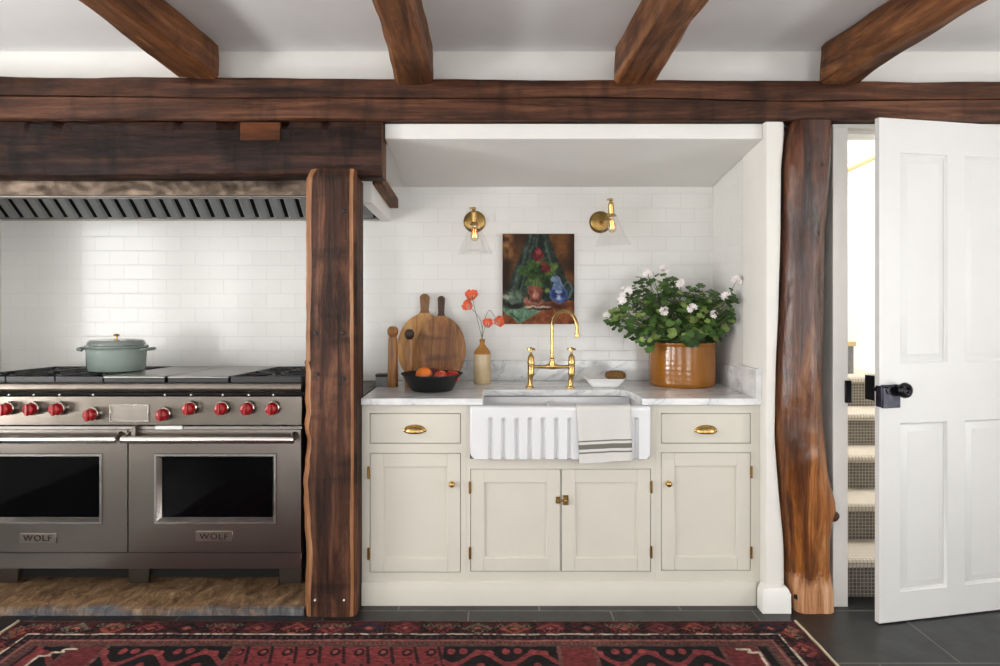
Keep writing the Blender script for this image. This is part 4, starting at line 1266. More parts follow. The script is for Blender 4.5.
fruit('orange_fruit', 424, 375.5, 3.12, 0.041, M['orange'], 'orange lying at the left of the black bowl', 'orange', 0.95, False)
fruit('apple', 440.5, 377, 3.10, 0.034, M['apple2'], 'mottled red and yellow apple in the middle of the black bowl', 'apple')
fruit('apple', 452.5, 376.5, 3.12, 0.033, M['apple'], 'plain red apple at the right of the black bowl', 'apple')
fruit('plum', 431, 380.5, 3.08, 0.025, M['plum'], 'dark purple plum in front of the orange', 'plum', 0.95)
fruit('plum', 432.5, 373.5, 3.20, 0.030, M['plum'], 'dark plum at the back of the bowl behind the apples', 'plum', 0.95)

# cutting boards
def cutting_board(px, rz, D, r, hl, hw, lab, mat, tilt, hmat=None):
    cxw = X(px, D)
    root = thing('cutting_board', (cxw, Y(D), CT), lab, 'cutting board', 'cutting boards leaning on the tile')
    th = 0.02
    # outline of disc joined to its handle
    pts = []
    a_h = math.asin(hw*1.5/r)
    a0 = PI/2 + a_h
    n = 56
    for k in range(n+1):
        a = a0 + (2*PI - 2*a_h)*k/n; pts.append((r*math.cos(a), rz + rz*math.sin(a)))
    zt = 2*rz
    pts += [(hw*1.02, zt+0.006), (hw*0.85, zt+0.02), (hw*0.95, zt+hl*0.55)]
    for k in range(1, 10):
        a = PI*k/10; pts.append((hw*1.1*math.cos(a), zt+hl*0.74+hw*1.25*math.sin(a)*0.9))
    pts += [(-hw*0.95, zt+hl*0.55), (-hw*0.85, zt+0.02), (-hw*1.02, zt+0.006)]
    b = MB(); b.prism(pts, 'y', -th/2, th/2)
    bmesh.ops.bisect_plane(b.bm, geom=b.bm.verts[:]+b.bm.edges[:]+b.bm.faces[:], plane_co=(0,0,zt+0.004), plane_no=(0,0,1))
    bmesh.ops.bevel(b.bm, geom=[e for e in b.bm.edges if len(e.link_faces) == 2 and e.calc_face_angle(0) > 1.2], offset=0.003, segments=2, affect='EDGES')
    for f in b.bm.faces:
        cc = f.calc_center_median()
        if abs(f.normal.y) < 0.5 or cc.z > 2*rz+0.004: f.material_index = 1
        if abs(f.normal.y) > 0.9 and len(f.verts) > 20: f.material_index = 0
    bm = b.bm; bmesh.ops.transform(bm, matrix=Matrix.Translation((cxw, Y(D), CT+0.001+th/2*math.sin(R(tilt)))) @ Matrix.Rotation(R(-tilt), 4, 'X'), verts=bm.verts[:])
    o = b.build('board', [mat, hmat or M['board_edge']], root)
    return root, cxw
r1, c1 = cutting_board(423.7, 0.182, 3.425, 0.142, 0.106, 0.025, 'pale round wooden cutting board with light handle, behind the darker one', M['bark'], 7, M['bark_edge'])
r2, c2 = cutting_board(440.5, 0.175, 3.375, 0.130, 0.118, 0.0185, 'darker round wooden cutting board with blackened handle, in front', M['board'], 7)

# wooden mills
def mill(px, D, h, r, lab, topmat):
    x, y = X(px, D), Y(D)
    root = thing('pepper_mill', (x, y, CT), lab, 'mill', 'wooden mills by the cutting boards')
    mb = MB(); mb.lathe([(0, 0), (r, 0), (r*1.02, 0.004), (r*0.98, h*0.2), (r*0.9, h*0.5), (r*0.86, h*0.78), (r*0.74, h*0.82), (0, h*0.82)], (x, y, CT), 24); mb.build('mill_body', M['mill'], root)
    mb = MB(); mb.lathe([(r*0.6, h*0.821), (r*0.72, h*0.835), (r*0.98, h*0.87), (r*1.05, h*0.91), (r*0.95, h*0.955), (r*0.6, h*0.99), (0, h)], (x, y, CT), 24); mb.build('mill_cap', topmat, root)
mill(392.8, 3.27, 0.305, 0.0265, 'tall pale wooden mill at the left end of the counter', M['mill'])
mill(409.5, 3.275, 0.29, 0.0235, 'slimmer wooden mill with dark cap in front of the pale board', M['walnut'])
# little stone box
x, y = X(383, 3.30), Y(3.30)
bxr = thing('salt_box', (x, y, CT), 'small grey stone box with black lid behind the square post', 'box')
mb = MB(); mb.box(x-0.033, x+0.030, y-0.03, y+0.03, CT, CT+0.048, 0.004, 2); mb.build('box_body', M['stone_grey'], bxr)
mb = MB(); mb.box(x-0.034, x+0.031, y-0.031, y+0.031, CT+0.0485, CT+0.062, 0.003, 2); mb.build('lid', M['black'], bxr)

# ------------------------------------------------------------------ potted geranium
GD = 3.352
gx, gy = X(682, GD), Y(GD)
gp = thing('potted_geranium', (gx, gy, CT), 'white flowering geranium in a glazed ochre crock at the counter end', 'plant')
PH, PR = 0.222, 0.169
prof = [(0, 0.008), (0.15, 0.006), (0.158, 0.0), (0.163, 0.003), (0.166, 0.012)]
for i in range(1, 24):
    z = 0.012 + (PH-0.024)*i/24
    prof.append((0.166 + 0.0004*math.sin(i*2.1) + 0.002*math.sin(PI*i/24), z))
prof += [(0.167, PH-0.012), (0.170, PH-0.006), (0.169, PH), (0.161, PH), (0.158, PH-0.02), (0.156, 0.17)]
mb = MB(); mb.lathe(prof, (gx, gy, CT), 64); mb.build('crock', M['terracotta'], gp, angle=60)
mb = MB(); mb.lathe([(0, 0.176), (0.08, 0.178), (0.1575, 0.172)], (gx, gy, CT), 32); mb.build('soil', M['soil'], gp)
rnd = random.Random(21)
lobes = [  # px, py, rx, ry, depth centre, depth radius, leaves
    (676, 318, 38, 30, 3.30, 0.12, 210), (634, 316, 24, 24, 3.28, 0.12, 100), (714, 316, 24, 24, 3.24, 0.12, 110),
    (652, 290, 24, 17, 3.32, 0.10, 60), (702, 297, 24, 14, 3.30, 0.10, 45), (646, 340, 10, 9, 3.20, 0.05, 14), (692, 340, 12, 9, 3.17, 0.04, 16),
    (614, 318, 9, 12, 3.25, 0.06, 14), (733, 306, 8, 18, 3.13, 0.06, 26), (669, 285, 12, 14, 3.3, 0.08, 20)]
leaf_pts = []
for (px, py, rx, ry, D, dr, n) in lobes:
    c = 0
    while c < n:
        a, b, d = rnd.uniform(-1,1), rnd.uniform(-1,1), rnd.uniform(-1,1)
        q = a*a+b*b+d*d
        if q > 1 or q < 0.12: continue
        Dd = D + d*dr
        p = Vector((X(px+a*rx, Dd), Y(Dd), Z(py+b*ry, Dd)))
        if p.x > 1.145 or p.y > 0.585: continue
        rad_ = math.hypot(p.x-gx, p.y-gy)
        if p.z < CT+PH+0.012 and rad_ < PR+0.02: p.z = CT+PH+0.012+rnd.uniform(0, 0.03)
        leaf_pts.append(p); c += 1
foli = MB(); core = Vector((gx, gy-0.02, CT+PH+0.02))
fcols = []
for p in leaf_pts:
    r = rnd.choice((0.020, 0.024, 0.028, 0.032)) * rnd.uniform(0.75, 1.05)
    far = (p-core).length
    if far > 0.24: r *= 0.72
    out = (p-core).normalized()
    nrm = (out*0.6 + Vector((rnd.uniform(-.5,.5), -0.5+rnd.uniform(-.4,.4), 0.75+rnd.uniform(-.4,.3)))).normalized()
    q = nrm.to_track_quat('Z', 'Y').to_matrix().to_4x4() @ Matrix.Rotation(rnd.uniform(0, 6.28), 4, 'Z')
    n = 14; T = Matrix.Translation(p) @ q
    cen = T @ Vector((0, 0, -r*0.15))
    ring1, ring2 = [], []
    for k in range(n):
        a = 2*PI*k/n + PI/n
        notch = 0.45 if k == n-1 else 1.0
        sc = (1.0 + 0.10*math.cos(a*5)) * notch
        ring1.append(T @ Vector((0.55*r*math.cos(a)*notch, 0.55*r*math.sin(a)*notch, 0.02*r)))
        ring2.append(T @ Vector((r*sc*math.cos(a), r*sc*math.sin(a), r*0.12*math.sin(a*5+1))))
    verts = [cen] + ring1 + ring2
    faces = []
    for k in range(n):
        k2 = (k+1) % n
        faces.append((0, 1+k, 1+k2)); faces.append((1+k, 1+n+k, 1+n+k2, 1+k2))
    foli.add(verts, faces)
    g = rnd.uniform(0, 1)
    base = (42+40*g, 68+46*g, 28+22*g)
    if rnd.random() < 0.16: base = (128, 150, 78)
    for i_ in range(len(verts)):
        m_ = 1.12 if i_ == 0 else (1.0 if i_ <= n else 0.93)
        fcols.append(lin(tuple(min(255, v*m_) for v in base)))
fo = foli.build('foliage', vcol('geranium_leaf', 0.5, 0.0), gp, recalc=False, angle=180)
ca = fo.data.color_attributes.new('Col', 'FLOAT_COLOR', 'POINT')
ca.data.foreach_set('color', np.array(fcols, dtype=np.float32).ravel())
# stems
st = MB()
for p in leaf_pts[::2]:
    root_p = Vector((gx + rnd.uniform(-.10,.10), gy + rnd.uniform(-.09,.05), CT+0.180))
    mid = root_p.lerp(p, 0.5) + Vector((0, 0, 0.03)); mid.z = max(mid.z, CT+PH+0.01)
    st.tube([root_p, mid, p], [0.0028, 0.0022, 0.0013], 5)
fl_spots = [(626, 292, 3.22, 14, 0.026), (648, 274, 3.30, 12, 0.026), (664.5, 270, 3.30, 12, 0.024), (664.5, 311, 3.13, 8, 0.016), (692, 308, 3.13, 9, 0.018), (727, 296, 3.12, 11, 0.021), (737, 280, 3.10, 7, 0.018), (607, 315, 3.24, 4, 0.011), (681, 283, 3.26, 5, 0.016), (622, 300, 3.2, 6, 0.018), (715, 314, 3.12, 4, 0.014)]
for (px, py, D, n, spread) in fl_spots:
    c = Vector((X(px, D), Y(D), Z(py, D)))
    st.tube([Vector((gx+(c.x-gx)*0.4, gy-0.04, CT+PH+0.0)), Vector((gx+(c.x-gx)*0.8, gy+(c.y-gy)*0.6, CT+PH+(c.z-CT-PH)*0.55)), c], [0.0026, 0.002, 0.0015], 5)
    mb = MB()
    for k in range(int(n*1.6)):
        d = Vector((rnd.gauss(0,1), rnd.gauss(0,1), rnd.gauss(0.3,0.8))).normalized()
        q0 = c + d*spread*rnd.uniform(0.7, 1.1)
        nrm = (d + Vector((0,-0.7,0.2))).normalized()
        T = Matrix.Translation(q0) @ nrm.to_track_quat('Z', 'Y').to_matrix().to_4x4()
        pr = rnd.uniform(0.011, 0.0155)
        for m in range(5):
            a = 2*PI*m/5 + k
            v = [T @ Vector((0,0,0)), T @ Vector((pr*0.6*math.cos(a-0.5), pr*0.6*math.sin(a-0.5), pr*0.12)), T @ Vector((pr*math.cos(a-0.28), pr*math.sin(a-0.28), pr*0.22)), T @ Vector((pr*math.cos(a+0.28), pr*math.sin(a+0.28), pr*0.22)), T @ Vector((pr*0.6*math.cos(a+0.5), pr*0.6*math.sin(a+0.5), pr*0.12))]
            mb.add(v, [(0,1,2,3,4)])
        if k % 3 == 0: mb.tube([c, q0], 0.0009, 4)
    mb.build('flower_cluster', M['white_petal'], gp, recalc=False, angle=180)
st.build('stem', M['stem'], gp)

# ------------------------------------------------------------------ painting
PW0, PW1, PZ0, PZ1 = X(502.5, 3.52), X(574, 3.52), Z(324, 3.52), Z(234, 3.52)
pt = thing('oil_painting', ((PW0+PW1)/2, 0.62, PZ0), 'unframed still life oil painting of a potted red geranium and blue jug', 'painting')
nu, nv = 216, 270
uu, vv = np.meshgrid((np.arange(nu+1)/nu), (np.arange(nv+1)/nv), indexing='ij')   # v from top
rs = np.random.RandomState(3)
def smooth_noise(n, seed):
    r_ = np.random.RandomState(seed); g_ = r_.rand(n+2, n+2)
    a = uu*n; b = vv*n; i = np.minimum(a.astype(int), n); j = np.minimum(b.astype(int), n); fa, fb = a-i, b-j
    fa = fa*fa*(3-2*fa); fb = fb*fb*(3-2*fb)
    return g_[i,j]*(1-fa)*(1-fb) + g_[i+1,j]*fa*(1-fb) + g_[i,j+1]*(1-fa)*fb + g_[i+1,j+1]*fa*fb
n1, n2, n3 = smooth_noise(6, 1), smooth_noise(16, 2), smooth_noise(44, 3)
wu = uu + 0.03*(n2-0.5) + 0.012*(n3-0.5); wv = vv + 0.03*(smooth_noise(14, 8)-0.5) + 0.012*(smooth_noise(40, 9)-0.5)
img = np.zeros((nu+1, nv+1, 3)); img[:] = (50, 30, 20)
def lay(mask, col, var=0.25):
    global img
    m = np.clip(mask, 0, 1)[..., None]
    c = np.array(col)[None, None, :]*(1 + var*((n2-0.5) + 1.0*(n3-0.5)))[..., None]*1.0
    img = img*(1-m) + c*m
def ell(cx_, cy_, rx, ry, soft=0.12):
    d = np.sqrt(((wu-cx_)/rx)**2 + ((wv-cy_)/ry)**2); return (1-d)/soft + 0.5
def poly_m(pts, soft=0.012):
    m = np.ones_like(wu)*9
    n_ = len(pts)
    for i in range(n_):
        (x0, y0), (x1, y1) = pts[i], pts[(i+1) % n_]
        L = math.hypot(x1-x0, y1-y0)
        m = np.minimum(m, ((x1-x0)*(wv-y0) - (y1-y0)*(wu-x0))/L)
    return m/soft + 0.5
lay(np.clip((n1-0.35)*2.2, 0, 1)*(wu > -1), (96, 58, 26))
lay(ell(0.06, 0.12, 0.10, 0.16, 0.8)*n2*1.3, (176, 116, 58)); lay(ell(0.88, 0.25, 0.2, 0.35, 0.9)*0.6*n1*1.6, (128, 76, 30)); lay(ell(0.2, 0.35, 0.1, 0.3, 0.9)*0.5, (120, 70, 30))
lay(poly_m([(0.36, 0.0), (0.62, 0.0), (0.98, 0.66), (0.98, 0.80), (0.02, 0.80), (0.06, 0.62)]), (40, 54, 46), 0.6)
for a, b_, w in ((0.40, 0.14, 0.05), (0.50, 0.36, 0.03), (0.56, 0.80, 0.045), (0.46, 0.24, 0.02)):
    cen = a + (b_-a)*np.clip(wv/0.66, 0, 1); lay((1-np.abs(wu-cen)/(w*(0.5+wv)))*0.8*(wv < 0.68), (84, 106, 90), 0.5)
lay(ell(0.54, 0.33, 0.06, 0.4, 0.5)*0.7*(wv < 0.5), (24, 34, 30))
lay(poly_m([(0.0, 0.80), (1.0, 0.73), (1.0, 1.02), (0.0, 1.02)]), (150, 76, 40), 0.35)
lay(ell(0.75, 0.80, 0.3, 0.04, 0.6)*0.6, (84, 44, 28)); lay(ell(0.16, 0.70, 0.16, 0.08, 0.5)*0.9, (92, 112, 92), 0.5); lay(ell(0.05, 0.70, 0.08, 0.03, 0.5)*0.7, (170, 170, 150))
lay(poly_m([(0.0, 0.80), (0.22, 0.79), (0.58, 0.84), (0.27, 0.99), (0.20, 0.985), (0.0, 0.86)]), (104, 142, 112), 0.4)
lay(poly_m([(0.10, 0.86), (0.27, 0.96), (0.25, 0.985), (0.10, 0.90)])*0.7, (62, 98, 76), 0.3)
lay(ell(0.16, 0.80, 0.16, 0.03, 0.6)*0.9, (40, 40, 36)); 
lay(ell(0.50, 0.815, 0.17, 0.02, 0.5), (190, 170, 150)); lay(ell(0.50, 0.835, 0.18, 0.012, 0.6)*0.8, (60, 30, 26))
for k in range(40):
    a, r_ = rs.rand()*6.28, rs.rand()**0.6
    g_ = rs.rand()
    lay(ell(0.49+0.235*r_*math.cos(a), 0.43+0.16*r_*math.sin(a), 0.055, 0.04, 0.5)*0.95, (36+40*g_, 62+50*g_, 28+14*g_), 0.5)
lay(ell(0.70, 0.36, 0.08, 0.05, 0.4), (92, 118, 52), 0.4); lay(ell(0.62, 0.62, 0.05, 0.03, 0.5), (110, 130, 60), 0.4); lay(ell(0.44, 0.55, 0.10, 0.05, 0.5), (86, 110, 52), 0.5)
lay(ell(0.49, 0.235, 0.085, 0.07, 0.35), (126, 30, 36), 0.6); lay(ell(0.49, 0.21, 0.05, 0.035, 0.5)*0.8, (186, 66, 66), 0.5); lay(ell(0.60, 0.385, 0.065, 0.045, 0.4), (116, 28, 32), 0.6); lay(ell(0.57, 0.34, 0.04, 0.03, 0.4), (140, 44, 44), 0.5)
lay(ell(0.44, 0.755, 0.14, 0.03, 0.4), (176, 112, 88)); lay(poly_m([(0.355, 0.61), (0.55, 0.61), (0.525, 0.755), (0.385, 0.755)]), (132, 66, 50), 0.4); lay(ell(0.45, 0.61, 0.105, 0.025, 0.4), (150, 80, 62)); lay(ell(0.47, 0.68, 0.03, 0.05, 0.6)*0.8, (200, 130, 106))
lay(ell(0.33, 0.73, 0.03, 0.04, 0.4), (170, 100, 80))
lay(np.minimum(ell(0.905, 0.62, 0.075, 0.095, 0.2), -ell(0.905, 0.62, 0.05, 0.07, 0.2)+1), (84, 110, 110))
lay(ell(0.785, 0.67, 0.128, 0.092, 0.15), (62, 88, 150), 0.4); lay(poly_m([(0.71, 0.50), (0.80, 0.49), (0.87, 0.62), (0.70, 0.62)]), (112, 140, 186), 0.4); lay(ell(0.73, 0.50, 0.055, 0.03, 0.3), (128, 152, 186))
lay(ell(0.78, 0.70, 0.07, 0.03, 0.5), (170, 190, 214), 0.4); lay(ell(0.72, 0.67, 0.03, 0.06, 0.5), (38, 58, 122)); lay(ell(0.84, 0.66, 0.035, 0.06, 0.6)*0.8, (44, 62, 120)); lay(ell(0.78, 0.635, 0.05, 0.016, 0.6), (156, 176, 206))
gl = img.mean(axis=2, keepdims=True); img = (gl + (img-gl)*0.85)*0.88
img = np.clip(img, 8, 245)/255.0
linimg = np.where(img <= 0.04045, img/12.92, ((img+0.055)/1.055)**2.4)
mb = MB(); mb.grid(lambda u, v: (PW0 + (PW1-PW0)*u, 0.6055, PZ1 - (PZ1-PZ0)*v), nu, nv)
cv = mb.build('painted_face', vcol('oil_paint', 0.6, 0.3, 160, Specular_IOR_Level=0.2), pt, angle=180)
ca = cv.data.color_attributes.new('Col', 'FLOAT_COLOR', 'POINT')
rgba = np.concatenate([linimg.reshape(-1, 3), np.ones(((nu+1)*(nv+1), 1))], axis=1).astype(np.float32)
ca.data.foreach_set('color', rgba.ravel())
mb = MB(); mb.box(PW0, PW1, 0.606, 0.629, PZ0, PZ1, 0.001); mb.build('canvas', plain('canvas_edge', (168,148,120), 0.9), pt)

# ------------------------------------------------------------------ sconces
def sconce(px, py, head_px, lab, rz, tilt, dz):
    x, z = X(px, 3.52), Z(py, 3.52)
    root = thing('wall_sconce', (x, 0.629, z), lab, 'wall lamp', 'brass wall lamps over the sink')
    mb = MB(); mb.lathe([(0, 0.016), (0.012, 0.016), (0.015, 0.012), (0.045, 0.011), (0.055, 0.007), (0.060, 0.0), (0, 0)], (x, 0.628, z), 36, AX_Y)
    mb.build('backplate', M['brass_plate'], root)
    hx, hy = X(head_px, 3.40), Y(3.40)
    hz = z + dz
    mb = MB(); mb.tube([(x, 0.615, z), (x, 0.60, z), (x+(hx-x)*0.6, hy+0.05, z+0.004), (hx, hy, hz)], [0.009, 0.006, 0.0055, 0.006], 10)
    mb.lathe([(0, 0.012), (0.007, 0.009), (0.009, 0), (0.007, -0.009), (0, -0.012)], (hx, hy, hz+0.032), 12, Matrix.Rotation(R(90), 4, 'Y'))
    mb.box(hx-0.022, hx-0.008, hy-0.003, hy+0.003, hz+0.028, hz+0.038, 0.001)
    mb.tube([(hx, hy, hz), (hx, hy, hz+0.03)], 0.006, 10)
    mb.build('arm', M['brass'], root)
    Tm = Matrix.Translation((hx, hy, hz)) @ Matrix.Rotation(R(rz), 4, 'Y') @ Matrix.Rotation(R(tilt), 4, 'X')
    mb = MB(); mb.lathe([(0, 0.024), (0.009, 0.022), (0.011, 0.014), (0.015, 0.010), (0.016, -0.040), (0.019, -0.042), (0.026, -0.050), (0.027, -0.056), (0.014, -0.058), (0, -0.058)], (0,0,0), 24, Tm)
    mb.build('socket', M['brass'], root)
    mb = MB(); mb.lathe([(0.022, -0.050), (0.026, -0.058), (0.091, -0.206), (0.0925, -0.208)], (0,0,0), 40, Tm)
    mb.build('glass_shade', M['glass'], root, angle=60)
    mb = MB(); mb.lathe([(0.012, -0.058), (0.013, -0.078), (0.021, -0.095), (0.0235, -0.113), (0.021, -0.128), (0.012, -0.138), (0, -0.140)], (0,0,0), 24, Tm)
    bl = mb.build('bulb', M['bulb'], root, angle=180)
    mb = MB()
    pts = []
    for k in range(9):
        a = 2*PI*k/8
        pts.append(Tm @ Vector((0.008*math.cos(a), 0.008*math.sin(a), -0.078 if k % 2 else -0.120)))
    mb.tube(pts, 0.0011, 5); mb.build('filament', M['filament'], bl)
sconce(474.5, 221.5, 473.8, 'brass and clear glass wall lamp left of the painting, hanging straight', -2, 2, 0.022)
sconce(600.5, 222.0, 611, 'brass and clear glass wall lamp right of the painting, turned outward', -4, 6, 0.070)

# ------------------------------------------------------------------ door leaf
DW, DH, DT = 0.76, 2.118, 0.024
door = bpy.data.objects.new('door_1', None); C.objects.link(door)
door.location = (0, 0, 0)
struct(door, 'white panelled door standing ajar into the kitchen')
door['category'] = 'door'
mb = MB()
cols_ = [0.0, 0.102, 0.340, 0.430, 0.660, DW]
zr = [0.0, 0.226, 0.925, 1.205, 1.985, DH]     # rails
zr = [0.0, 0.122, 0.834, 1.086, 1.975, DH]
# local frame: x from the free edge, y away from the room, z up
for i, (a, b) in enumerate(zip(cols_, cols_[1:])):
    if i % 2 == 0: mb.box(a, b, 0, DT, 0, DH)
    else:
        for j, (c, d) in enumerate(zip(zr, zr[1:])):
            if j % 2 == 0: mb.box(a, b, 0, DT, c, d)
bmesh.ops.remove_doubles(mb.bm, verts=mb.bm.verts[:], dist=1e-5)
mb.build('door_leaf', M['door'], door)
for (a, b) in ((cols_[1], cols_[2]), (cols_[3], cols_[4])):
    for (c, d) in ((zr[1], zr[2]), (zr[3], zr[4])):
        mb = MB()
        lv = [(0, 0.0005), (0.004, 0.007), (0.009, 0.009), (0.010, 0.013), (0.036, 0.0055), (0.038, 0.0045)]
        secs = [[(a+e, y, c+e), (b-e, y, c+e), (b-e, y, d-e), (a+e, y, d-e)] for e, y in lv]
        mb.loops(secs, cap=False); mb.add([secs[-1][0], secs[-1][1], secs[-1][2], secs[-1][3]], [(0,1,2,3)])
        mb.box(a, b, 0.0145, DT-0.003, c, d)
        mb.build('door_panel', M['door'], door)
# lock on the room side
lz0, lz1 = 0.902, 0.999
mb = MB(); mb.box(0.006, 0.092, -0.014, 0.0, lz0, lz1, 0.002); mb.box(-0.001, 0.004, -0.012, 0.02, lz0+0.004, lz1-0.004, 0.001)
lk = mb.build('lock_plate', M['lockface'], door)
kz = lz1-0.020
mb = MB(); mb.tube([(0.035, -0.014, kz), (0.035, -0.020, kz)], [0.018, 0.015], 16)
mb.tube([(0.012, -0.017, kz+0.012), (0.06, -0.017, kz+0.012)], 0.004, 8)
mb.build('lock_bolt', M['lockiron'], lk)
mb = MB(); mb.lathe([(0.0, 0.004), (0.008, 0.006), (0.012, 0.013), (0.020, 0.016), (0.029, 0.011), (0.033, 0), (0.029, -0.012), (0.016, -0.018), (0.006, -0.018), (0.0, -0.017)], (0.086, -0.042, kz), 28, AX_Y)
mb.build('door_knob', M['lockiron'], door)
mb = MB(); mb.tube([(0.086, -0.028, kz), (0.086, 0.0, kz)], [0.009, 0.016], 14); mb.build('knob_spindle', M['lockiron'], door)
# lock case on the stair side
mb = MB(); mb.box(-0.001, 0.11, DT, DT+0.056, lz0+0.026, lz1+0.034, 0.002); mb.build('lock_case', M['lockiron'], door)
mb = MB(); mb.tube([(-0.012, DT-0.004, kz), (0.0, DT-0.004, kz)], [0.008, 0.010], 12); mb.build('latch_bolt', M['lockiron'], door)
for zc in (0.35, 1.75):
    mb = MB(); mb.tube([(DW+0.002, DT, zc-0.05), (DW+0.002, DT, zc+0.05)], 0.008, 10); mb.build('hinge', M['lockiron'], door)
fx, fyd = 1.608, Y(2.72)
ex_, ey_ = 2.2155, Y(2.845)
ang = math.atan2(ey_-fyd, ex_-fx)
door.location = (fx, fyd, 0.006); door.rotation_euler = (0, 0, ang)
# strike on the frame
mb = MB(); mb.box(1.548, 1.575, -0.032, -0.0205, Z(403, 2.87), Z(380.5, 2.87), 0.002)
mb.build('strike_plate', M['lockiron'], frame_1)['label'] = 'black iron lock keeper on the door frame'

# ------------------------------------------------------------------ stairs
sr = thing('staircase', (2.2, 0.5, 0), 'carpeted staircase rising behind the half open door', 'stairs'); sr['kind'] = 'thing'
nose = [2.96, 3.185, 3.425, 3.65, 3.885]
RXE = 2.40
for k, D in enumerate(nose):
    z = 0.18*(k+1); y = Y(D)
    yb = Y(nose[k+1]) if k < 4 else 1.449
    x0s, x1s = (1.502, 3.29) if k else (1.578, 2.385)
    if y < 0.14: x0s, x1s = 1.578, 2.385
    mb = MB(); mb.box(x0s, x1s, y+0.026, yb+0.028 if k < 4 else yb, 0.0, z-0.012); mb.box(x0s, x1s, y, yb+0.020 if k < 4 else yb, z-0.012, z-0.006, 0.002)
    s = mb.build('step', M['stairpaint'], sr)
    # carpet runner
    x1c = min(RXE, x1s)
    mb = MB(); mb.box(x0s+0.002, x1c, y+0.016, y+0.0255, z-0.18+0.001, z-0.030); mb.build('riser_carpet', M['riser'], s)
    mb = MB()
    pf = [(yb+0.012 if k < 4 else yb-0.001, z-0.006), (y+0.005, z-0.006), (y-0.001, z-0.010), (y+0.004, z-0.030), (y+0.016, z-0.036), (y+0.010, z-0.040), (y-0.010, z-0.034), (y-0.014, z-0.014), (y-0.006, z+0.001), (y+0.01, z+0.004), (yb+0.012 if k < 4 else yb-0.001, z+0.004)]
    mb.prism(pf, 'x', x0s+0.002, x1c); mb.build('tread_carpet', M['tread'], s, angle=60)
# newel and handrail
nx, ny = X(849.5, 4.05), Y(4.05)
nw = thing('newel_post', (nx, ny, 0.905), 'short stair newel with pale wooden cap seen through the door gap', 'newel post')
mb = MB(); mb.box(nx-0.022, nx+0.010, ny-0.03, ny+0.03, 0.9045, Z(346, 4.05), 0.002); mb.build('newel_body', M['stone_grey'], nw)
mb = MB(); mb.box(nx-0.026, nx+0.024, ny-0.036, ny+0.036, Z(346, 4.05), Z(341, 4.05), 0.003); mb.build('newel_cap', M['rail'], nw)
hd = 4.30
pa = Vector((X(835, hd), Y(hd), Z(174, hd))); pb = Vector((X(905, hd), Y(hd), Z(142, hd)))
hrl = thing('handrail', ((pa+pb)/2), 'pale wooden stair handrail on the bright stairwell wall', 'handrail')
mb = MB(); mb.tube([pa, pa.lerp(pb, 0.5), pb], 0.026, 14); mb.build('rail_bar', M['rail'], hrl)
for t in (0.15, 0.85):
    p = pa.lerp(pb, t)
    mb = MB(); mb.tube([p+Vector((0,0.0,-0.015)), p+Vector((0,0.03,-0.03)), p+Vector((0,0.048,-0.03))], 0.006, 8); mb.build('rail_bracket', M['brass'], hrl)

# ------------------------------------------------------------------ rug
QX0, QX1, QY1 = -2.0, 1.258, Y(2.735)
QL = 1.9
NRX, NRY = 820, 300
ys_ = np.concatenate([np.linspace(0, 0.42, 170, endpoint=False), np.linspace(0.42, QL, NRY-170+1)])
xs_ = np.linspace(QX0, QX1, NRX+1)
xg, dg = np.meshgrid(xs_, ys_, indexing='ij')
dR, dL, dB = QX1-xg, xg-QX0, QL-dg
e = np.minimum(np.minimum(dg, dR), np.minimum(dL, dB))
t = np.where((dg <= dR) & (dg <= dL) | (dB <= dR) & (dB <= dL), xg, dg)    # along coordinate
def vnoise(a, b, seed):
    r_ = np.random.RandomState(seed); tb = r_.rand(256, 256)
    i = np.floor(a).astype(int); j = np.floor(b).astype(int); fa, fb = a-i, b-j
    g_ = lambda p, q: tb[p % 256, q % 256]
    return g_(i,j)*(1-fa)*(1-fb) + g_(i+1,j)*fa*(1-fb) + g_(i,j+1)*(1-fa)*fb + g_(i+1,j+1)*fa*fb
e_w = e + 0.006*(vnoise(t*14, e*9, 4)-0.5)
tq = np.floor((t + 0.012*(vnoise(t*20, e*30, 6)-0.5))/0.009)*0.009; eq = np.floor(e_w/0.0085)*0.0085
RED, DRED, ORG, NAVY, BLK, OLV, CRM, BRN = (134,44,44), (98,34,36), (160,66,46), (36,38,58), (32,26,28), (104,98,74), (196,178,150), (112,62,54)
rc = np.zeros(xg.shape + (3,)); rc[:] = DRED
def put(m, c): rc[m] = c
# outer border: stepped medallions of changing colour
unit = 0.150
cell = np.floor(tq/unit).astype(int); lt_ = tq - (cell+0.5)*unit
hsh = (cell*7919 + 104729) % 11
dia = np.abs(lt_)/0.062 + np.abs(eq-0.060)/0.050
in1 = (e_w >= 0.010) & (e_w < 0.108)
put(in1, (84,30,32))
cols9 = [RED, RED, NAVY, RED, ORG, (120,46,44), RED, BLK, (140,52,48), ORG, OLV]
for k in range(11): put(in1 & (dia < 1.0) & (hsh == k), cols9[k])
put(in1 & (dia < 0.55), (88,30,34)); put(in1 & (dia < 0.28), (170,80,60))
put(in1 & (np.abs(np.abs(lt_)-0.068) < 0.0065) & (((eq*118).astype(int)+cell) % 3 != 0), BLK)
zig = np.abs(((tq/0.036) % 1.0)-0.5)*0.05
put(in1 & (np.abs(eq-0.026-zig) < 0.005) & (hsh % 3 == 0), OLV); put(in1 & (np.abs(eq-0.094+zig) < 0.005) & (hsh % 2 == 0), BLK)
put((e_w >= 0.106) & (e_w < 0.116), CRM); put((e_w >= 0.106) & (e_w < 0.116) & (vnoise(t*60, e*10, 9) < 0.35), (120,92,80))
in2 = (e_w >= 0.116) & (e_w < 0.150); put(in2, BLK); put(in2 & (((tq/0.03) % 1.0) < 0.35) & (np.abs(eq-0.133) < 0.008), (86,44,46))
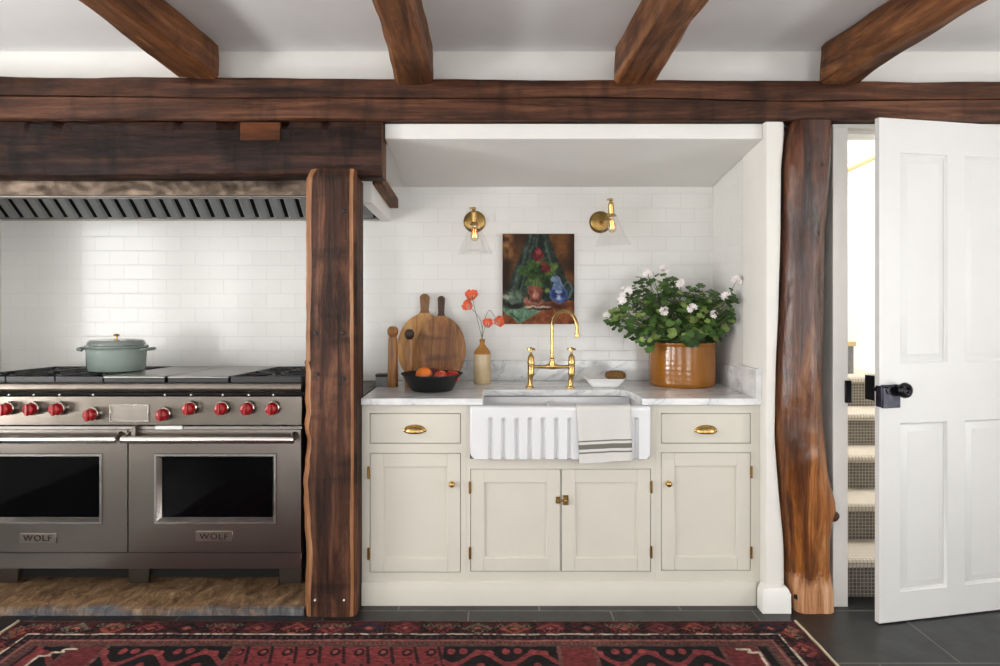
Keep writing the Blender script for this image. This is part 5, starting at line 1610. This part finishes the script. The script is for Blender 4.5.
in3 = (e_w >= 0.150) & (e_w < 0.192); put(in3, BRN); put(in3 & (np.abs(e_w-0.160) < 0.004), (150,84,72)); put(in3 & (((tq/0.018) % 1.0) < 0.3) & (np.abs(eq-0.176) < 0.009), (90,44,42))
in4 = (e_w >= 0.192) & (e_w < 0.204); put(in4, (78,60,50))
# inner field
f = e_w >= 0.204
blk = np.floor((xg+0.04)/0.42).astype(int)
fr = vnoise(xg*0.9+3, dg*0.0+2, 12)
redzone = ((xg > -0.98) & (xg < -0.20)) | ((xg > -2.0) & (xg < -1.75))
put(f, BLK)
put(f & redzone, (136,42,44))
# boteh-like hooks on the red ground
cu = ((xg/0.092) % 1.0); ce = (((e_w-0.204)/0.12) % 1.0)
put(f & redzone & ((cu-0.35)**2/0.05 + (ce-0.35)**2/0.05 < 1), (44,28,30)); put(f & redzone & ((cu-0.35)**2/0.012 + (ce-0.33)**2/0.012 < 1), (150,60,56))
put(f & redzone & (np.abs(cu-0.75-0.3*(ce-0.5)) < 0.07), (50,30,32))
# red branches on the dark ground
nf = f & ~redzone
ca_ = ((xg/0.21) % 1.0); cb_ = (((e_w-0.204)/0.17) % 1.0)
put(nf & (np.abs(cb_-0.5-0.25*np.sin(ca_*6.28)) < 0.10), RED)
for (a0, b0) in ((0.2, 0.22), (0.42, 0.2), (0.68, 0.24), (0.9, 0.3), (0.3, 0.85), (0.75, 0.8)):
    put(nf & (((ca_-a0)/0.075)**2 + ((cb_-b0)/0.12)**2 < 1), (150,50,50))
put(nf & (np.abs(((xg/0.63) % 1.0)-0.5) < 0.10), (118,38,40)); put(nf & (np.abs(np.abs(((xg/0.63) % 1.0)-0.5)-0.11) < 0.012), BRN)
# cream stepped figures in the corners
for xc_, sgn in ((QX1-0.30, 1), (QX0+0.36, -1)):
    u_ = (xg-xc_)*sgn
    for s in range(4):
        put(f & (np.abs(u_-0.035*s) < 0.026) & (np.abs(e_w-(0.225+0.022*s)) < 0.006), CRM)
        put(f & (np.abs(u_-0.035*s-0.022) < 0.005) & (np.abs(e_w-(0.236+0.022*s)) < 0.012), CRM)
gr_ = rc.mean(axis=2, keepdims=True); rc = gr_*1.05 + (rc-gr_)*0.74
rc *= (0.66 + 0.42*vnoise(xg*90, dg*160, 5) * 1.0)[..., None]
rc *= (0.85 + 0.3*vnoise(xg*4, dg*5, 7))[..., None]
put(e < 0.007, (126,110,92))
rcn = np.clip(rc, 4, 250)/255.0
rl = np.where(rcn <= 0.04045, rcn/12.92, ((rcn+0.055)/1.055)**2.4)
nxv, nyv = xg.shape
wav = 0.006*(vnoise(xg*3, xg*0+1.5, 15)-0.5)
zr_ = 0.011 + 0.0016*(vnoise(xg*70, dg*70, 2)-0.5) + 0.004*np.maximum(0, vnoise(xg*2.5, dg*3, 3)-0.6)
zr_ = np.where(e < 0.004, 0.0035, zr_)
co_ = np.stack([xg + (0.010*(vnoise(dg*6, dg*0+3, 8)-0.5))*np.clip(1-dR/0.2, 0, 1) , QY1 - dg + wav*np.clip(1-dg/0.3, 0, 1) - 0.012*np.clip((-xg-1.2)/0.8, 0, 1)*0, zr_], axis=-1).reshape(-1, 3)
i, j = np.meshgrid(np.arange(nxv-1), np.arange(nyv-1), indexing='ij')
a_ = (i*nyv + j).ravel(); faces = np.stack([a_, a_+1, a_+nyv+1, a_+nyv], axis=1)
me = bpy.data.meshes.new('pile')
me.vertices.add(len(co_)); me.vertices.foreach_set('co', co_.astype(np.float32).ravel())
me.loops.add(faces.size); me.loops.foreach_set('vertex_index', faces.ravel().astype(np.int32))
me.polygons.add(len(faces)); me.polygons.foreach_set('loop_start', np.arange(0, faces.size, 4, dtype=np.int32)); me.polygons.foreach_set('loop_total', np.full(len(faces), 4, dtype=np.int32))
me.update(calc_edges=True)
ca = me.color_attributes.new('Col', 'FLOAT_COLOR', 'POINT')
ca.data.foreach_set('color', np.concatenate([rl.reshape(-1,3), np.ones((len(co_),1))], axis=1).astype(np.float32).ravel())
me.materials.append(vcol('wool_pile', 1.0, 0.6, 420, Specular_IOR_Level=0.15)); me.shade_smooth()
rug = thing('area_rug', ((QX0+QX1)/2, QY1-QL/2, 0.0), 'worn red and black patterned oriental rug on the slate floor', 'rug')
ro = bpy.data.objects.new('pile', me); C.objects.link(ro); ro.parent = rug; ro.location = -rug.location
# bottom so the pile has a body, and pale bindings/fringe
for xe, s in ((QX1, 1), (QX0, -1)):
    mb = MB()
    pts = [(xe + 0.008*s + 0.010*(float(vnoise(np.array([d*6]), np.array([3.0]), 8)[0])-0.5)*(1 if s > 0 else 0) + 0.003*nz(d*18, 1, s), QY1-d, 0.0065) for d in np.linspace(-0.004, QL+0.004, 120)]
    mb.tube(pts, 0.0062, 6)
    q = mb.build('side_binding', M['cream_line'], rug); q['label'] = 'pale cream edge binding'
mb = MB()
for k in range(420):
    x_ = QX0 + (QX1-QX0)*(k+0.5)/420 + rnd.uniform(-.003,.003)
    if rnd.random() < 0.35 and 0.2 < (x_-QX0)/(QX1-QX0) < 0.9: continue
    l_ = rnd.uniform(0.006, 0.016)
    mb.tube([(x_, QY1-0.004, 0.006), (x_+rnd.uniform(-.004,.004), QY1+l_, 0.0025)], [0.0016, 0.0012], 4)
q = mb.build('fringe', plain('wool_fringe', (150,132,110), 0.95, var=0.2, scale=80), rug); q['kind'] = 'stuff'

# ------------------------------------------------------------------ light
w = bpy.data.worlds.new('sky'); bpy.context.scene.world = w; w.use_nodes = True
bg = w.node_tree.nodes['Background']; bg.inputs['Color'].default_value = (0.80, 0.88, 1.0, 1); bg.inputs['Strength'].default_value = 1.0
def area(name, loc, rot, sx, sy, power, col=(1,1,1)):
    l = bpy.data.lights.new(name, 'AREA'); l.shape = 'RECTANGLE'; l.size = sx; l.size_y = sy; l.energy = power; l.color = col
    o = bpy.data.objects.new(name, l); C.objects.link(o); o.location = loc; o.rotation_euler = rot
    return o
LP = dict(L=72, R=40, B=26, S=56)
COL = (1.0, 0.985, 0.972)
# daylight from the sky, and added upward lamps outside that brighten the ceiling
for (a, b, c, d) in WIN_L:
    area('daylight_window', (XL-0.20, (a+b)/2, (c+d)/2), (R(90), 0, R(-90)), b-a, d-c, LP['L'], COL)
    area('daylight_ground', (XL-0.55, (a+b)/2, c-0.15), (R(128), 0, R(-90)), b-a, 1.0, LP['L']*1.7, COL)
for (a, b, c, d) in WIN_R:
    area('daylight_window', (XR+0.20, (a+b)/2, (c+d)/2), (R(90), 0, R(90)), b-a, d-c, LP['R'], COL)
    area('daylight_ground', (XR+0.55, (a+b)/2, c-0.15), (R(128), 0, R(90)), b-a, 1.0, LP['R']*1.7, COL)
for (a, b, c, d) in WIN_B:
    area('daylight_window', ((a+b)/2, YB-0.20, (c+d)/2), (R(90), 0, R(0)), b-a, d-c, LP['B'], COL)
    area('daylight_ground', ((a+b)/2, YB-0.55, c-0.1), (R(128), 0, R(0)), b-a, 1.0, LP['B']*1.7, COL)
area('daylight_skylight', (2.35, 0.85, 3.62), (0, 0, 0), 1.1, 0.9, LP['S'], (1.0, 0.985, 0.955))

sc = bpy.context.scene
sc.view_settings.view_transform = 'Standard'; sc.view_settings.look = 'None'; sc.view_settings.gamma = 1.0
sc.view_settings.use_curve_mapping = False
sc.view_settings.exposure = 0.16
